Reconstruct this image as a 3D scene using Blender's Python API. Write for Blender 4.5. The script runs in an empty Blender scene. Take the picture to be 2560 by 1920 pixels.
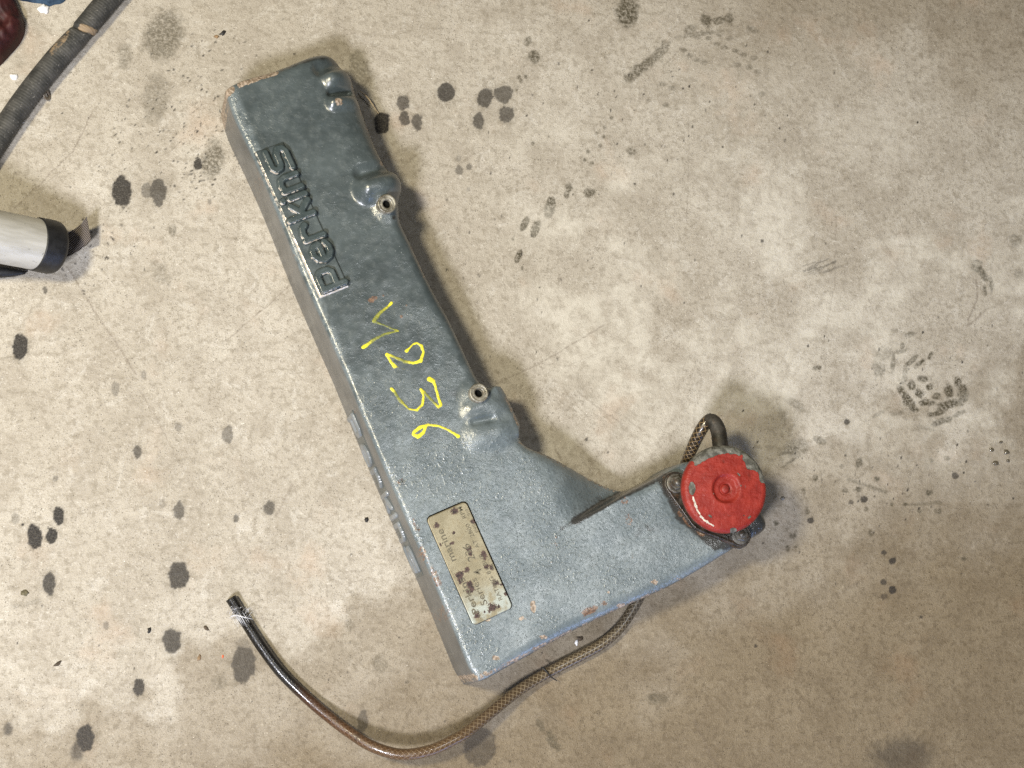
import bpy, math, random
import numpy as np
from mathutils import Vector, Matrix, geometry as mgeo

random.seed(7)
rng = np.random.default_rng(11)
SC = bpy.context.scene
COL = SC.collection

# ------------------------------------------------------------------ camera
MM = 0.001
F_PX, DIST = 4000.0, 1.45            # focal length in photo pixels, camera distance (m)
TILT, TDIR = math.radians(17.0), math.radians(44.0)
W_PX, H_PX = 2560.0, 1920.0
_d = Vector((math.sin(TILT) * math.cos(TDIR), math.sin(TILT) * math.sin(TDIR), -math.cos(TILT)))
CAM = -_d * DIST
_q = _d.to_track_quat('-Z', 'Y')
# keep image-up as close as possible to world +Y
_up = Vector((0, 1, 0)); _up = (_up - _d * _up.dot(_d)).normalized()
_right = _d.cross(_up).normalized()
R = Matrix((_right, _up, -_d)).transposed()
cam_data = bpy.data.cameras.new('camera')
cam = bpy.data.objects.new('camera', cam_data)
cam.matrix_world = Matrix.Translation(CAM) @ R.to_4x4()
cam_data.sensor_width = 36.0
cam_data.lens = 36.0 * F_PX / W_PX
cam_data.clip_start, cam_data.clip_end = 0.01, 100
COL.objects.link(cam)
SC.camera = cam

# ------------------------------------------------------------------ world and lamps
world = bpy.data.worlds.new('World'); SC.world = world
world.use_nodes = True
bg = world.node_tree.nodes['Background']
bg.inputs[0].default_value = (1.0, 0.93, 0.78, 1)
bg.inputs[1].default_value = 0.042
SC.view_settings.view_transform = 'Standard'
SC.view_settings.look = 'None'
SC.view_settings.exposure = 0.0
SC.view_settings.gamma = 1.0


def lamp(name, loc, aim, size, size_y, power, color):
    l = bpy.data.lights.new(name, 'AREA')
    l.shape = 'RECTANGLE'; l.size = size; l.size_y = size_y
    l.energy = power; l.color = color
    o = bpy.data.objects.new(name, l)
    o.location = loc
    o.rotation_euler = (Vector(aim) - Vector(loc)).to_track_quat('-Z', 'Y').to_euler()
    COL.objects.link(o)
    return o


lamp('warm_shop_lamp', (-1.12, 0.06, 1.85), (0, 0, 0), 0.24, 0.24, 41, (1.0, 0.90, 0.65))
lamp('cool_doorway_lamp', (-0.92, -1.15, 1.70), (0, 0, 0), 0.32, 0.26, 60, (0.91, 0.925, 1.0))
lamp('added_sheen_lamp', (0.44, -0.06, 2.1), (0.1, -0.1, 0), 0.42, 0.42, 7.5, (0.97, 0.99, 1.0))  # added overhead panel: sheen on the cover's lower half, and fill
lamp('low_sky_doorway', (0.62, -1.55, 0.26), (0.10, -0.2, 0.05), 1.3, 0.34, 10, (0.34, 0.50, 1.0))

SC.render.engine = 'CYCLES'
SC.cycles.use_denoising = False
SC.cycles.max_bounces = 6


# ------------------------------------------------------------------ photo pixel <-> world
def at(px, py, z=0.0):
    """world point on the plane of height z (m) seen at photo pixel px, py"""
    v = R @ Vector(((px - W_PX / 2) / F_PX, -(py - H_PX / 2) / F_PX, -1.0))
    t = (z - CAM.z) / v.z
    return CAM + v * t


RN = np.array(R); CN = np.array(CAM)


def proj(x, y, z):
    """photo pixel of world points (arrays)"""
    q = (np.stack([x, y, np.broadcast_to(z, x.shape)], -1) - CN) @ RN
    return W_PX / 2 + F_PX * q[..., 0] / -q[..., 2], H_PX / 2 - F_PX * q[..., 1] / -q[..., 2]


# ------------------------------------------------------------------ numpy noise
def vnoise(x, y, seed=0):
    r = np.random.default_rng(seed).random((256, 256))
    xi, yi = np.floor(x).astype(int), np.floor(y).astype(int)
    fx, fy = x - xi, y - yi
    fx = fx * fx * (3 - 2 * fx); fy = fy * fy * (3 - 2 * fy)
    a, b = r[xi & 255, yi & 255], r[(xi + 1) & 255, yi & 255]
    c, d = r[xi & 255, (yi + 1) & 255], r[(xi + 1) & 255, (yi + 1) & 255]
    return (a * (1 - fx) + b * fx) * (1 - fy) + (c * (1 - fx) + d * fx) * fy


def fbm(x, y, seed=0, octv=4):
    s, a, t = 0, 1.0, 0
    for i in range(octv):
        s = s + a * vnoise(x * 2 ** i + 17.3 * i, y * 2 ** i - 9.1 * i, seed + i); t += a; a *= 0.55
    return s / t


def sstep(a, b, x):
    t = np.clip((x - a) / (b - a), 0, 1)
    return t * t * (3 - 2 * t)


def seg_dist(px, py, a, b):
    ax, ay = a; bx, by = b
    dx, dy = bx - ax, by - ay
    L = dx * dx + dy * dy + 1e-12
    t = np.clip(((px - ax) * dx + (py - ay) * dy) / L, 0, 1)
    return np.hypot(px - ax - t * dx, py - ay - t * dy), t


# ------------------------------------------------------------------ mesh helpers
def new_mesh(name, verts, faces, mat, parent=None, smooth=True, attrs=None):
    me = bpy.data.meshes.new(name)
    verts = np.asarray(verts, dtype=np.float32)
    if isinstance(faces, np.ndarray):
        n, k = faces.shape
        me.vertices.add(len(verts)); me.vertices.foreach_set('co', verts.ravel())
        me.loops.add(n * k); me.loops.foreach_set('vertex_index', faces.astype(np.int32).ravel())
        me.polygons.add(n)
        me.polygons.foreach_set('loop_start', np.arange(0, n * k, k, dtype=np.int32))
        me.update(calc_edges=True)
    else:
        me.from_pydata([tuple(map(float, v)) for v in verts], [], [list(map(int, f)) for f in faces])
        me.update()
    me.validate()
    if smooth:
        me.polygons.foreach_set('use_smooth', np.ones(len(me.polygons), dtype=bool))
    for k, v in (attrs or {}).items():
        a = me.attributes.new(k, 'FLOAT', 'POINT')
        a.data.foreach_set('value', np.asarray(v, dtype=np.float32))
    if mat:
        me.materials.append(mat)
    o = bpy.data.objects.new(name, me)
    COL.objects.link(o)
    if parent:
        o.parent = parent
        o.matrix_parent_inverse = parent.matrix_world.inverted()
    return o


def tag(o, label=None, cat=None, group=None, kind=None):
    for k, v in (('label', label), ('category', cat), ('group', group), ('kind', kind)):
        if v:
            o[k] = v
    return o


def empty(name, loc):
    o = bpy.data.objects.new(name, None)
    o.empty_display_size = 0.02
    o.location = loc
    COL.objects.link(o)
    o.matrix_world = Matrix.Translation(loc)
    return o


def grid_faces(nu, nv, wrap_v=False):
    i = np.arange(nu - 1)[:, None]
    j = np.arange(nv if wrap_v else nv - 1)[None, :]
    j2 = (j + 1) % nv
    a = i * nv + j; b = i * nv + j2; c = (i + 1) * nv + j2; d = (i + 1) * nv + j
    return np.stack([a, d, c, b], -1).reshape(-1, 4)


def sdf_relief(name, fn, bbox, step, height, bevel, frame, mat, parent, attrs_fn=None, base=0.0, sink=0.25, hfn=None):
    """raised relief grown from a 2D distance function (mm) on a frame (O,U,V,N);
    fn<0 inside; profile rises over `bevel` mm. All mm."""
    O, U, V, N = frame
    us = np.arange(bbox[0], bbox[2] + step, step); vs = np.arange(bbox[1], bbox[3] + step, step)
    u, v = np.meshgrid(us, vs, indexing='ij')
    s = fn(u, v)
    t = np.clip(-s / bevel, 0, 1)
    h = base - sink + (height + sink) * np.sqrt(np.clip(1 - (1 - t) ** 2, 0, 1))
    if hfn is not None:
        h = h + hfn(u, v)
    keep = s <= step * 1.5
    nu, nv = u.shape
    f = grid_faces(nu, nv)
    kf = keep.ravel()[f].all(1)
    f = f[kf]
    used = np.unique(f); remap = -np.ones(nu * nv, int); remap[used] = np.arange(len(used))
    f = remap[f]
    uu, vv, hh = u.ravel()[used], v.ravel()[used], h.ravel()[used]
    P = np.array(O)[None] + (uu[:, None] * np.array(U) + vv[:, None] * np.array(V) + hh[:, None] * np.array(N)) * MM
    # orientation
    if np.dot(np.cross(np.array(U), np.array(V)), np.array(N)) > 0:
        f = f[:, ::1]
    else:
        f = f[:, ::-1]
    at_ = attrs_fn(uu, vv, s.ravel()[used], hh) if attrs_fn else None
    return new_mesh(name, P, f, mat, parent, True, at_)


def tube(name, pts, radii, mat, parent=None, sides=20, step=1.0, closed_end=True, attrs=True, bore=None):
    """swept tube along points (m); radii in m per point"""
    pts = np.array([list(p) for p in pts]); radii = np.array(radii, dtype=float)
    # catmull-rom resample
    P = np.vstack([2 * pts[0] - pts[1], pts, 2 * pts[-1] - pts[-2]])
    out, rad = [], []
    for i in range(len(pts) - 1):
        p0, p1, p2, p3 = P[i], P[i + 1], P[i + 2], P[i + 3]
        n = max(2, int(np.linalg.norm(p2 - p1) / (step * MM)))
        for t in np.linspace(0, 1, n, endpoint=False):
            out.append(0.5 * ((2 * p1) + (p2 - p0) * t + (2 * p0 - 5 * p1 + 4 * p2 - p3) * t * t + (3 * p1 - p0 - 3 * p2 + p3) * t ** 3))
            rad.append(radii[i] * (1 - t) + radii[i + 1] * t)
    out.append(pts[-1]); rad.append(radii[-1])
    C = np.array(out); rad = np.array(rad)
    T = np.gradient(C, axis=0); T /= np.linalg.norm(T, axis=1)[:, None]
    n0 = np.cross(T[0], [0, 0, 1.0])
    if np.linalg.norm(n0) < 1e-3:
        n0 = np.array([1.0, 0, 0])
    n0 /= np.linalg.norm(n0)
    Ns = [n0]
    for i in range(1, len(C)):
        n = Ns[-1] - T[i] * np.dot(Ns[-1], T[i]); Ns.append(n / np.linalg.norm(n))
    Ns = np.array(Ns); B = np.cross(T, Ns)
    a = np.linspace(0, 2 * np.pi, sides, endpoint=False)
    V = C[:, None] + rad[:, None, None] * (np.cos(a)[None, :, None] * Ns[:, None] + np.sin(a)[None, :, None] * B[:, None])
    length = np.concatenate([[0], np.cumsum(np.linalg.norm(np.diff(C, axis=0), axis=1))]) * 1000
    along = np.repeat(length, sides)
    around = np.tile(a / (2 * np.pi), len(C))
    n = len(C)
    faces = [tuple(x) for x in grid_faces(n, sides, True)]
    verts = V.reshape(-1, 3)
    if closed_end:
        if bore:
            # hollow start: ring inwards and a short inner wall
            v2 = C[0] + bore * rad[0] * (np.cos(a)[:, None] * Ns[0] + np.sin(a)[:, None] * B[0])
            v3 = v2 + T[0] * 0.02
            b0 = len(verts)
            verts = np.vstack([verts, v2, v3])
            for j in range(sides):
                k = (j + 1) % sides
                faces.append((j, k, b0 + k, b0 + j))
                faces.append((b0 + j, b0 + k, b0 + sides + k, b0 + sides + j))
            faces.append(tuple(b0 + sides + j for j in range(sides)))
            along = np.concatenate([along, np.zeros(2 * sides)]); around = np.concatenate([around, np.zeros(2 * sides)])
        else:
            faces.append(tuple(range(sides)))
        faces.append(tuple(reversed(range((n - 1) * sides, n * sides))))
    return new_mesh(name, verts, faces, mat, parent, True, {'along': along, 'around': around} if attrs else None)


def lathe(name, prof, loc, mat, parent=None, sides=48, axis=None, attrs_fn=None, smooth=True, cap_top=True):
    """prof: list of (r, z) in mm from outside bottom to the centre top"""
    a = np.linspace(0, 2 * np.pi, sides, endpoint=False)
    pr = np.array(prof, dtype=float)
    V = np.stack([pr[:, 0, None] * np.cos(a), pr[:, 0, None] * np.sin(a), np.repeat(pr[:, 1, None], sides, 1)], -1) * MM
    V = V.reshape(-1, 3)
    M = Matrix.Translation(loc)
    if axis is not None:
        M = M @ Vector((0, 0, 1)).rotation_difference(Vector(axis)).to_matrix().to_4x4()
    MN = np.array(M)
    Wd = V @ MN[:3, :3].T + MN[:3, 3]
    faces = [tuple(x) for x in grid_faces(len(pr), sides, True)[:, ::-1]]
    if cap_top:
        faces.append(tuple((len(pr) - 1) * sides + j for j in range(sides)))
    at_ = attrs_fn(V) if attrs_fn else None
    return new_mesh(name, Wd, faces, mat, parent, smooth, at_)


# ------------------------------------------------------------------ materials
class NT:
    def __init__(self, name):
        self.m = bpy.data.materials.new(name); self.m.use_nodes = True
        self.t = self.m.node_tree; self.t.nodes.clear()
        self.out = self.t.nodes.new('ShaderNodeOutputMaterial')
        self.b = self.t.nodes.new('ShaderNodeBsdfPrincipled')
        self.t.links.new(self.b.outputs[0], self.out.inputs[0])
        self.tc = None

    def link(self, sock, v):
        if isinstance(v, bpy.types.NodeSocket):
            self.t.links.new(v, sock)
        elif isinstance(v, (tuple, list)) and len(v) == 3 and sock.type == 'RGBA':
            sock.default_value = (*v, 1)
        else:
            sock.default_value = v

    def coord(self):
        if not self.tc:
            self.tc = self.t.nodes.new('ShaderNodeTexCoord')
        return self.tc.outputs['Object']

    def mapping(self, scale=(1, 1, 1), rot=(0, 0, 0), vec=None):
        n = self.t.nodes.new('ShaderNodeMapping')
        self.link(n.inputs['Vector'], vec or self.coord())
        n.inputs['Scale'].default_value = scale; n.inputs['Rotation'].default_value = rot
        return n.outputs[0]

    def noise(self, scale, detail=4, rough=0.55, vec=None, dist=0.0):
        n = self.t.nodes.new('ShaderNodeTexNoise')
        self.link(n.inputs['Vector'], vec or self.coord())
        n.inputs['Scale'].default_value = scale; n.inputs['Detail'].default_value = detail
        n.inputs['Roughness'].default_value = rough; n.inputs['Distortion'].default_value = dist
        return n.outputs[0]

    def voronoi(self, scale, feature='F1', vec=None, rand=1.0):
        n = self.t.nodes.new('ShaderNodeTexVoronoi'); n.feature = feature
        self.link(n.inputs['Vector'], vec or self.coord())
        n.inputs['Scale'].default_value = scale; n.inputs['Randomness'].default_value = rand
        return n.outputs[0]

    def attr(self, name):
        n = self.t.nodes.new('ShaderNodeAttribute'); n.attribute_name = name
        return n.outputs['Fac']

    def math(self, op, a, b=0.0, clamp=False):
        n = self.t.nodes.new('ShaderNodeMath'); n.operation = op; n.use_clamp = clamp
        self.link(n.inputs[0], a); self.link(n.inputs[1], b)
        return n.outputs[0]

    def rng(self, v, a, b, lo=0.0, hi=1.0, smooth=True):
        n = self.t.nodes.new('ShaderNodeMapRange')
        n.interpolation_type = 'SMOOTHSTEP' if smooth else 'LINEAR'
        self.link(n.inputs[0], v)
        n.inputs[1].default_value = a; n.inputs[2].default_value = b
        n.inputs[3].default_value = lo; n.inputs[4].default_value = hi
        return n.outputs[0]

    def mix(self, f, a, b, mode='MIX'):
        n = self.t.nodes.new('ShaderNodeMix'); n.data_type = 'RGBA'; n.blend_type = mode
        self.link(n.inputs[0], f); self.link(n.inputs[6], a); self.link(n.inputs[7], b)
        return n.outputs[2]

    def bump(self, h, strength=0.3, dist=0.001, normal=None):
        n = self.t.nodes.new('ShaderNodeBump')
        self.link(n.inputs['Strength'], strength); n.inputs['Distance'].default_value = dist
        self.link(n.inputs['Height'], h)
        if normal:
            self.link(n.inputs['Normal'], normal)
        return n.outputs[0]

    def set(self, color=None, rough=None, metal=None, normal=None, spec=None, coat=None, coat_rough=None, trans=None, alpha=None):
        for k, v in (('Base Color', color), ('Roughness', rough), ('Metallic', metal), ('Normal', normal), ('Specular IOR Level', spec),
                     ('Coat Weight', coat), ('Coat Roughness', coat_rough), ('Transmission Weight', trans), ('Alpha', alpha)):
            if v is not None:
                self.link(self.b.inputs[k], v)
        return self.m


def simple(name, color, rough=0.6, metal=0.0, var=0.25, scale=300, bump=0.15, spec=0.5):
    m = NT(name)
    n = m.noise(scale, 4)
    d = tuple(c * (1 - var) for c in color); l = tuple(min(1, c * (1 + var)) for c in color)
    col = m.mix(m.rng(n, .3, .7), d, l)
    return m.set(col, rough, metal, m.bump(n, bump, 0.0006), spec)


# --- concrete
def mat_concrete():
    m = NT('concrete')
    big = m.noise(4.5, 6, .6); mid = m.noise(26, 6, .62); fine = m.noise(170, 5, .65)
    grain = m.noise(900, 2, .6)
    streak = m.noise(16, 7, .7, m.mapping((1, 4, 1), (0, 0, math.radians(62))))
    c = m.mix(m.rng(big, .34, .66), (0.40, 0.362, 0.302), (0.485, 0.448, 0.386))
    c = m.mix(m.rng(mid, .42, .62, 0, .60), c, (0.325, 0.288, 0.236))
    c = m.mix(m.rng(m.noise(46, 8, .72, dist=.9), .53, .66, 0, .52), c, (0.56, 0.53, 0.475))
    c = m.mix(m.rng(m.noise(85, 7, .78, dist=.7), .545, .65, 0, .50), c, (0.250, 0.218, 0.170))
    c = m.mix(m.rng(fine, .49, .62, 0, .55), c, (0.240, 0.210, 0.165))
    c = m.mix(m.rng(m.noise(330, 4, .78), .56, .65, 0, .52), c, (0.155, 0.130, 0.095))
    c = m.mix(m.rng(m.noise(250, 5, .78), .565, .66, 0, .55), c, (0.66, 0.62, 0.55))
    c = m.mix(m.rng(streak, .54, .68, 0, .25), c, (0.57, 0.53, 0.46))
    c = m.mix(m.rng(grain, .3, .75, 0, .42), c, (0.225, 0.19, 0.14))
    # pinkish / rusty flush here and there
    c = m.mix(m.rng(m.noise(15, 4), .56, .75, 0, .28), c, (0.48, 0.335, 0.235))
    # dark specks and pale flecks
    dots = m.math('MULTIPLY', m.rng(m.voronoi(230), .13, .08), m.rng(m.noise(24, 3), .44, .56))
    c = m.mix(m.math('MULTIPLY', dots, .82), c, (0.06, 0.05, 0.04))
    dots2 = m.math('MULTIPLY', m.rng(m.voronoi(430), .2, .12), m.rng(m.noise(33, 3), .44, .55))
    c = m.mix(m.math('MULTIPLY', dots2, .7), c, (0.07, 0.058, 0.045))
    dash = m.math('MULTIPLY', m.rng(m.voronoi(100, vec=m.mapping((1, 4.5, 1), (0, 0, math.radians(-48)))), .12, .06), m.rng(m.noise(9, 2), .55, .62))
    c = m.mix(m.math('MULTIPLY', dash, .75), c, (0.09, 0.075, 0.06))
    flecks = m.math('MULTIPLY', m.rng(m.voronoi(130), .07, .04), m.rng(m.noise(40, 2), .5, .6))
    c = m.mix(flecks, c, (0.75, 0.71, 0.64))
    # damp film with painted light falloff, olive dirt, scratches, oil
    damp_falloff = m.attr('damp_falloff'); dirt = m.attr('dirt'); line = m.attr('scratch'); oil = m.attr('oil'); pale = m.attr('pale')
    c = m.mix(damp_falloff, c, m.mix(1.0, c, (0.42, 0.35, 0.245), 'MULTIPLY'))
    dmod = m.math('MULTIPLY', dirt, m.rng(m.noise(360, 4, .75), .36, .58, .30, 1))
    c = m.mix(dmod, c, (0.058, 0.048, 0.028))
    c = m.mix(m.math('MULTIPLY', pale, m.rng(m.noise(70, 6, .7), .36, .60, .25, 1)), c, (0.60, 0.565, 0.49))
    c = m.mix(m.math('MULTIPLY', line, m.rng(m.noise(300, 2), .3, .6, .35, 1)), c, (0.13, 0.10, 0.075))
    omod = m.math('MULTIPLY', oil, m.rng(m.noise(600, 3, .6), .2, .6, .80, 1))
    c = m.mix(omod, c, (0.020, 0.017, 0.015))
    h = m.math('ADD', m.math('MULTIPLY', fine, .6), m.math('MULTIPLY', grain, .5))
    h = m.math('ADD', h, m.math('MULTIPLY', m.noise(60, 5, .6), .9))
    r = m.rng(m.math('MAXIMUM', damp_falloff, m.math('MAXIMUM', oil, dirt)), 0, 1, .74, .55, False)
    return m.set(c, r, 0.0, m.bump(h, .7, .0016), .3)


# --- cast cover paint
def paint_nodes(m, base_d=(0.050, 0.074, 0.077), base_l=(0.098, 0.128, 0.130)):
    n1 = m.noise(30, 5, .6); n2 = m.noise(160, 4, .6); n3 = m.noise(560, 3, .6)
    pit = m.rng(m.voronoi(420), .26, .08)
    pit = m.math('MULTIPLY', pit, m.rng(m.noise(60, 4, .6), .40, .58))
    c = m.mix(m.rng(n1, .35, .65), base_d, base_l)
    c = m.mix(m.rng(n2, .5, .78, 0, .25), c, (0.15, 0.17, 0.17))
    return c, n1, n2, n3, pit


def mat_paint(name='grey_green_paint', relief=1.0, attrs=True, bd=(0.046, 0.058, 0.060), bl=(0.070, 0.086, 0.088)):
    m = NT(name)
    c, n1, n2, n3, pit = paint_nodes(m, bd, bl)
    h = m.math('ADD', m.math('MULTIPLY', n2, .8), m.math('MULTIPLY', n3, .6))
    h = m.math('ADD', h, m.math('MULTIPLY', m.rng(m.noise(300, 2, .5), .5, .72), .5))
    h = m.math('SUBTRACT', h, m.math('MULTIPLY', pit, .8))
    rough = m.rng(n2, .3, .7, .25, .36)
    bst = .26 * relief
    metal = 0.0
    if attrs:
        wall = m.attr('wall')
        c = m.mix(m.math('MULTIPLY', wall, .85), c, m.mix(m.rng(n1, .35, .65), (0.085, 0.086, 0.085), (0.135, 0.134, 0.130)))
        worn = m.attr('worn'); grime_shade = m.attr('grime_shade'); chip = m.attr('chip'); rust = m.attr('rust')
        # chalky weathered film plus painted sheen over the lower half, with dark pits between
        w = m.math('MULTIPLY', worn, m.rng(m.noise(500, 4, .7), .33, .55, .55, 1))
        c = m.mix(w, c, m.mix(m.rng(n1, .4, .62), (0.134, 0.162, 0.174), (0.176, 0.206, 0.216)))
        c = m.mix(m.math('MULTIPLY', pit, m.math('MULTIPLY', worn, .75)), c, (0.035, 0.040, 0.042))
        hi = m.math('MULTIPLY', m.rng(m.voronoi(260), .13, .05), m.rng(m.noise(55, 4, .6), .5, .62))
        c = m.mix(m.math('MULTIPLY', hi, .8), c, (0.30, 0.33, 0.33))
        sp = m.math('MULTIPLY', m.rng(m.noise(420, 3, .7), .56, .66), m.math('MULTIPLY', worn, .30))
        c = m.mix(sp, c, (0.055, 0.058, 0.060))
        g = m.rng(m.math('ADD', grime_shade, m.math('MULTIPLY', m.math('SUBTRACT', m.noise(170, 5, .7), .5), 1.1)), .25, .72)
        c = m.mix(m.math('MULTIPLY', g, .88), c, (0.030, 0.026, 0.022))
        ru = m.rng(m.math('ADD', rust, m.math('MULTIPLY', m.math('SUBTRACT', m.noise(330, 4, .65), .5), 1.3)), .42, .62)
        c = m.mix(m.math('MULTIPLY', ru, .85), c, m.mix(m.rng(m.noise(500, 2), .4, .6), (0.10, 0.055, 0.035), (0.22, 0.13, 0.08)))
        ch = m.rng(m.math('ADD', chip, m.math('MULTIPLY', m.math('SUBTRACT', m.noise(300, 4, .65), .5), 1.1)), .45, .56)
        c = m.mix(ch, c, m.mix(m.rng(m.noise(420, 3), .4, .62), (0.16, 0.115, 0.075), (0.40, 0.32, 0.25)))
        h = m.math('SUBTRACT', h, m.math('MULTIPLY', ch, 1.2))
        bst = m.math('MULTIPLY', m.rng(worn, 0, 1, .16, .42, False), m.rng(m.noise(22, 4, .6), .38, .62, .45, 1.25))
        rough = m.math('ADD', rough, m.math('MULTIPLY', ch, .15))
        rough = m.math('SUBTRACT', rough, m.math('MULTIPLY', g, .12))
    return m.set(c, rough, metal, m.bump(h, bst, .0015), .85)


def mat_letter(name='letter_paint', bd=(0.036, 0.049, 0.050), bl=(0.058, 0.075, 0.076)):
    m = NT(name)
    c, n1, n2, n3, pit = paint_nodes(m, bd, bl)
    bare_glint = m.attr('bare_glint')
    b = m.rng(m.math('ADD', bare_glint, m.math('MULTIPLY', m.math('SUBTRACT', m.noise(260, 3, .6), .5), .9)), .50, .60)
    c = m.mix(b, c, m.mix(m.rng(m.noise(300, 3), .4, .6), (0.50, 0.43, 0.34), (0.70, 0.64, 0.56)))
    h = m.math('ADD', n2, m.math('MULTIPLY', n3, .6))
    return m.set(c, m.rng(n2, .3, .7, .20, .32), m.math('MULTIPLY', b, .25), m.bump(h, .35, .0009), .75)


def mat_yellow():
    m = NT('yellow_paint_pen')
    d = m.attr('cover')
    k = m.rng(m.math('ADD', d, m.math('MULTIPLY', m.math('SUBTRACT', m.noise(350, 3, .6), .5), .4)), .42, .95)
    c = m.mix(k, (0.19, 0.205, 0.040), (0.68, 0.61, 0.035))
    sk = m.math('MULTIPLY', m.rng(m.noise(420, 4, .75), .50, .60), m.rng(d, .75, .35))
    c = m.mix(m.math('MULTIPLY', sk, .75), c, (0.085, 0.098, 0.085))
    c = m.mix(m.rng(m.noise(120, 4, .7), .52, .66, 0, .55), c, (0.36, 0.32, 0.05))
    c = m.mix(m.rng(m.noise(520, 3, .75), .60, .68, 0, .6), c, (0.16, 0.15, 0.05))
    return m.set(c, .42, 0, m.bump(m.math('ADD', m.noise(180, 4), m.noise(560, 2)), .5, .0012), .4)


def mat_plate():
    m = NT('brass_plate')
    n = m.noise(330, 4, .65)
    c = m.mix(m.rng(m.noise(60, 4), .35, .65), (0.215, 0.185, 0.115), (0.29, 0.255, 0.170))
    c = m.mix(m.rng(n, .5, .66, 0, .6), c, (0.25, 0.205, 0.12))
    spk = m.math('MULTIPLY', m.rng(m.voronoi(900), .33, .2), m.rng(m.noise(90, 3), .42, .58))
    c = m.mix(m.math('MULTIPLY', spk, .75), c, (0.09, 0.065, 0.04))
    pal = m.attr('pale')
    c = m.mix(m.math('MULTIPLY', pal, m.rng(m.noise(120, 3), .35, .6)), c, (0.36, 0.40, 0.37))
    ru = m.rng(m.math('ADD', m.attr('rust'), m.math('MULTIPLY', m.math('SUBTRACT', m.noise(300, 5, .75), .5), 2.4)), .44, .60)
    c = m.mix(ru, c, m.mix(m.rng(m.noise(600, 2), .4, .6), (0.022, 0.014, 0.013), (0.075, 0.045, 0.038)))
    return m.set(c, m.math('ADD', .38, m.math('MULTIPLY', ru, .35)), m.math('SUBTRACT', .35, m.math('MULTIPLY', ru, .35)),
                 m.bump(m.math('ADD', n, ru), .25, .0005), .5)


def mat_cap():
    m = NT('red_cap_paint')
    n = m.noise(90, 5, .6)
    br = m.noise(55, 4, .6, m.mapping((1, 5, 1), (0, 0, .5)))
    c = m.mix(m.rng(n, .35, .65), (0.20, 0.018, 0.012), (0.265, 0.028, 0.018))
    c = m.mix(m.rng(br, .52, .72, 0, .45), c, (0.19, 0.013, 0.008))
    c = m.mix(m.rng(m.noise(300, 4, .7), .66, .72, 0, .8), c, (0.17, 0.02, 0.013))
    ch = m.rng(m.math('ADD', m.attr('chip'), m.math('MULTIPLY', m.math('SUBTRACT', m.noise(170, 6, .72), .5), 1.1)), .47, .51)
    gr = m.rng(m.noise(75, 6, .75, dist=.6), .57, .70, 0, .6)
    c = m.mix(gr, c, (0.085, 0.018, 0.012))
    grey = m.mix(m.rng(m.noise(200, 5, .65), .38, .64), (0.060, 0.058, 0.046), (0.17, 0.165, 0.14))
    c = m.mix(ch, c, grey)
    st = m.rng(m.math('ADD', m.attr('scrape'), m.math('MULTIPLY', m.math('SUBTRACT', m.noise(170, 4, .7), .5), 2.2)), .50, .60)
    c = m.mix(st, c, (0.62, 0.57, 0.48))
    h = m.math('ADD', m.math('MULTIPLY', br, .8), m.math('SUBTRACT', m.noise(260, 4), m.math('MULTIPLY', ch, 1.3)))
    return m.set(c, m.math('ADD', .46, m.math('MULTIPLY', ch, .1)), m.math('MULTIPLY', st, .6), m.bump(h, .8, .0012), .30)


def mat_oily(name, d, l, rust=.5, dr=0.0):
    m = NT(name)
    n = m.noise(140, 5, .65)
    c = m.mix(m.rng(n, .35, .65), d, l)
    r = m.rng(m.noise(230, 5, .7), .52, .66, 0, rust)
    c = m.mix(r, c, (0.085, 0.045, 0.024))
    return m.set(c, m.rng(n, .3, .7, .22 + dr, .42 + dr), .15, m.bump(m.noise(420, 4, .6), .5, .0009), .55)


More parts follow.
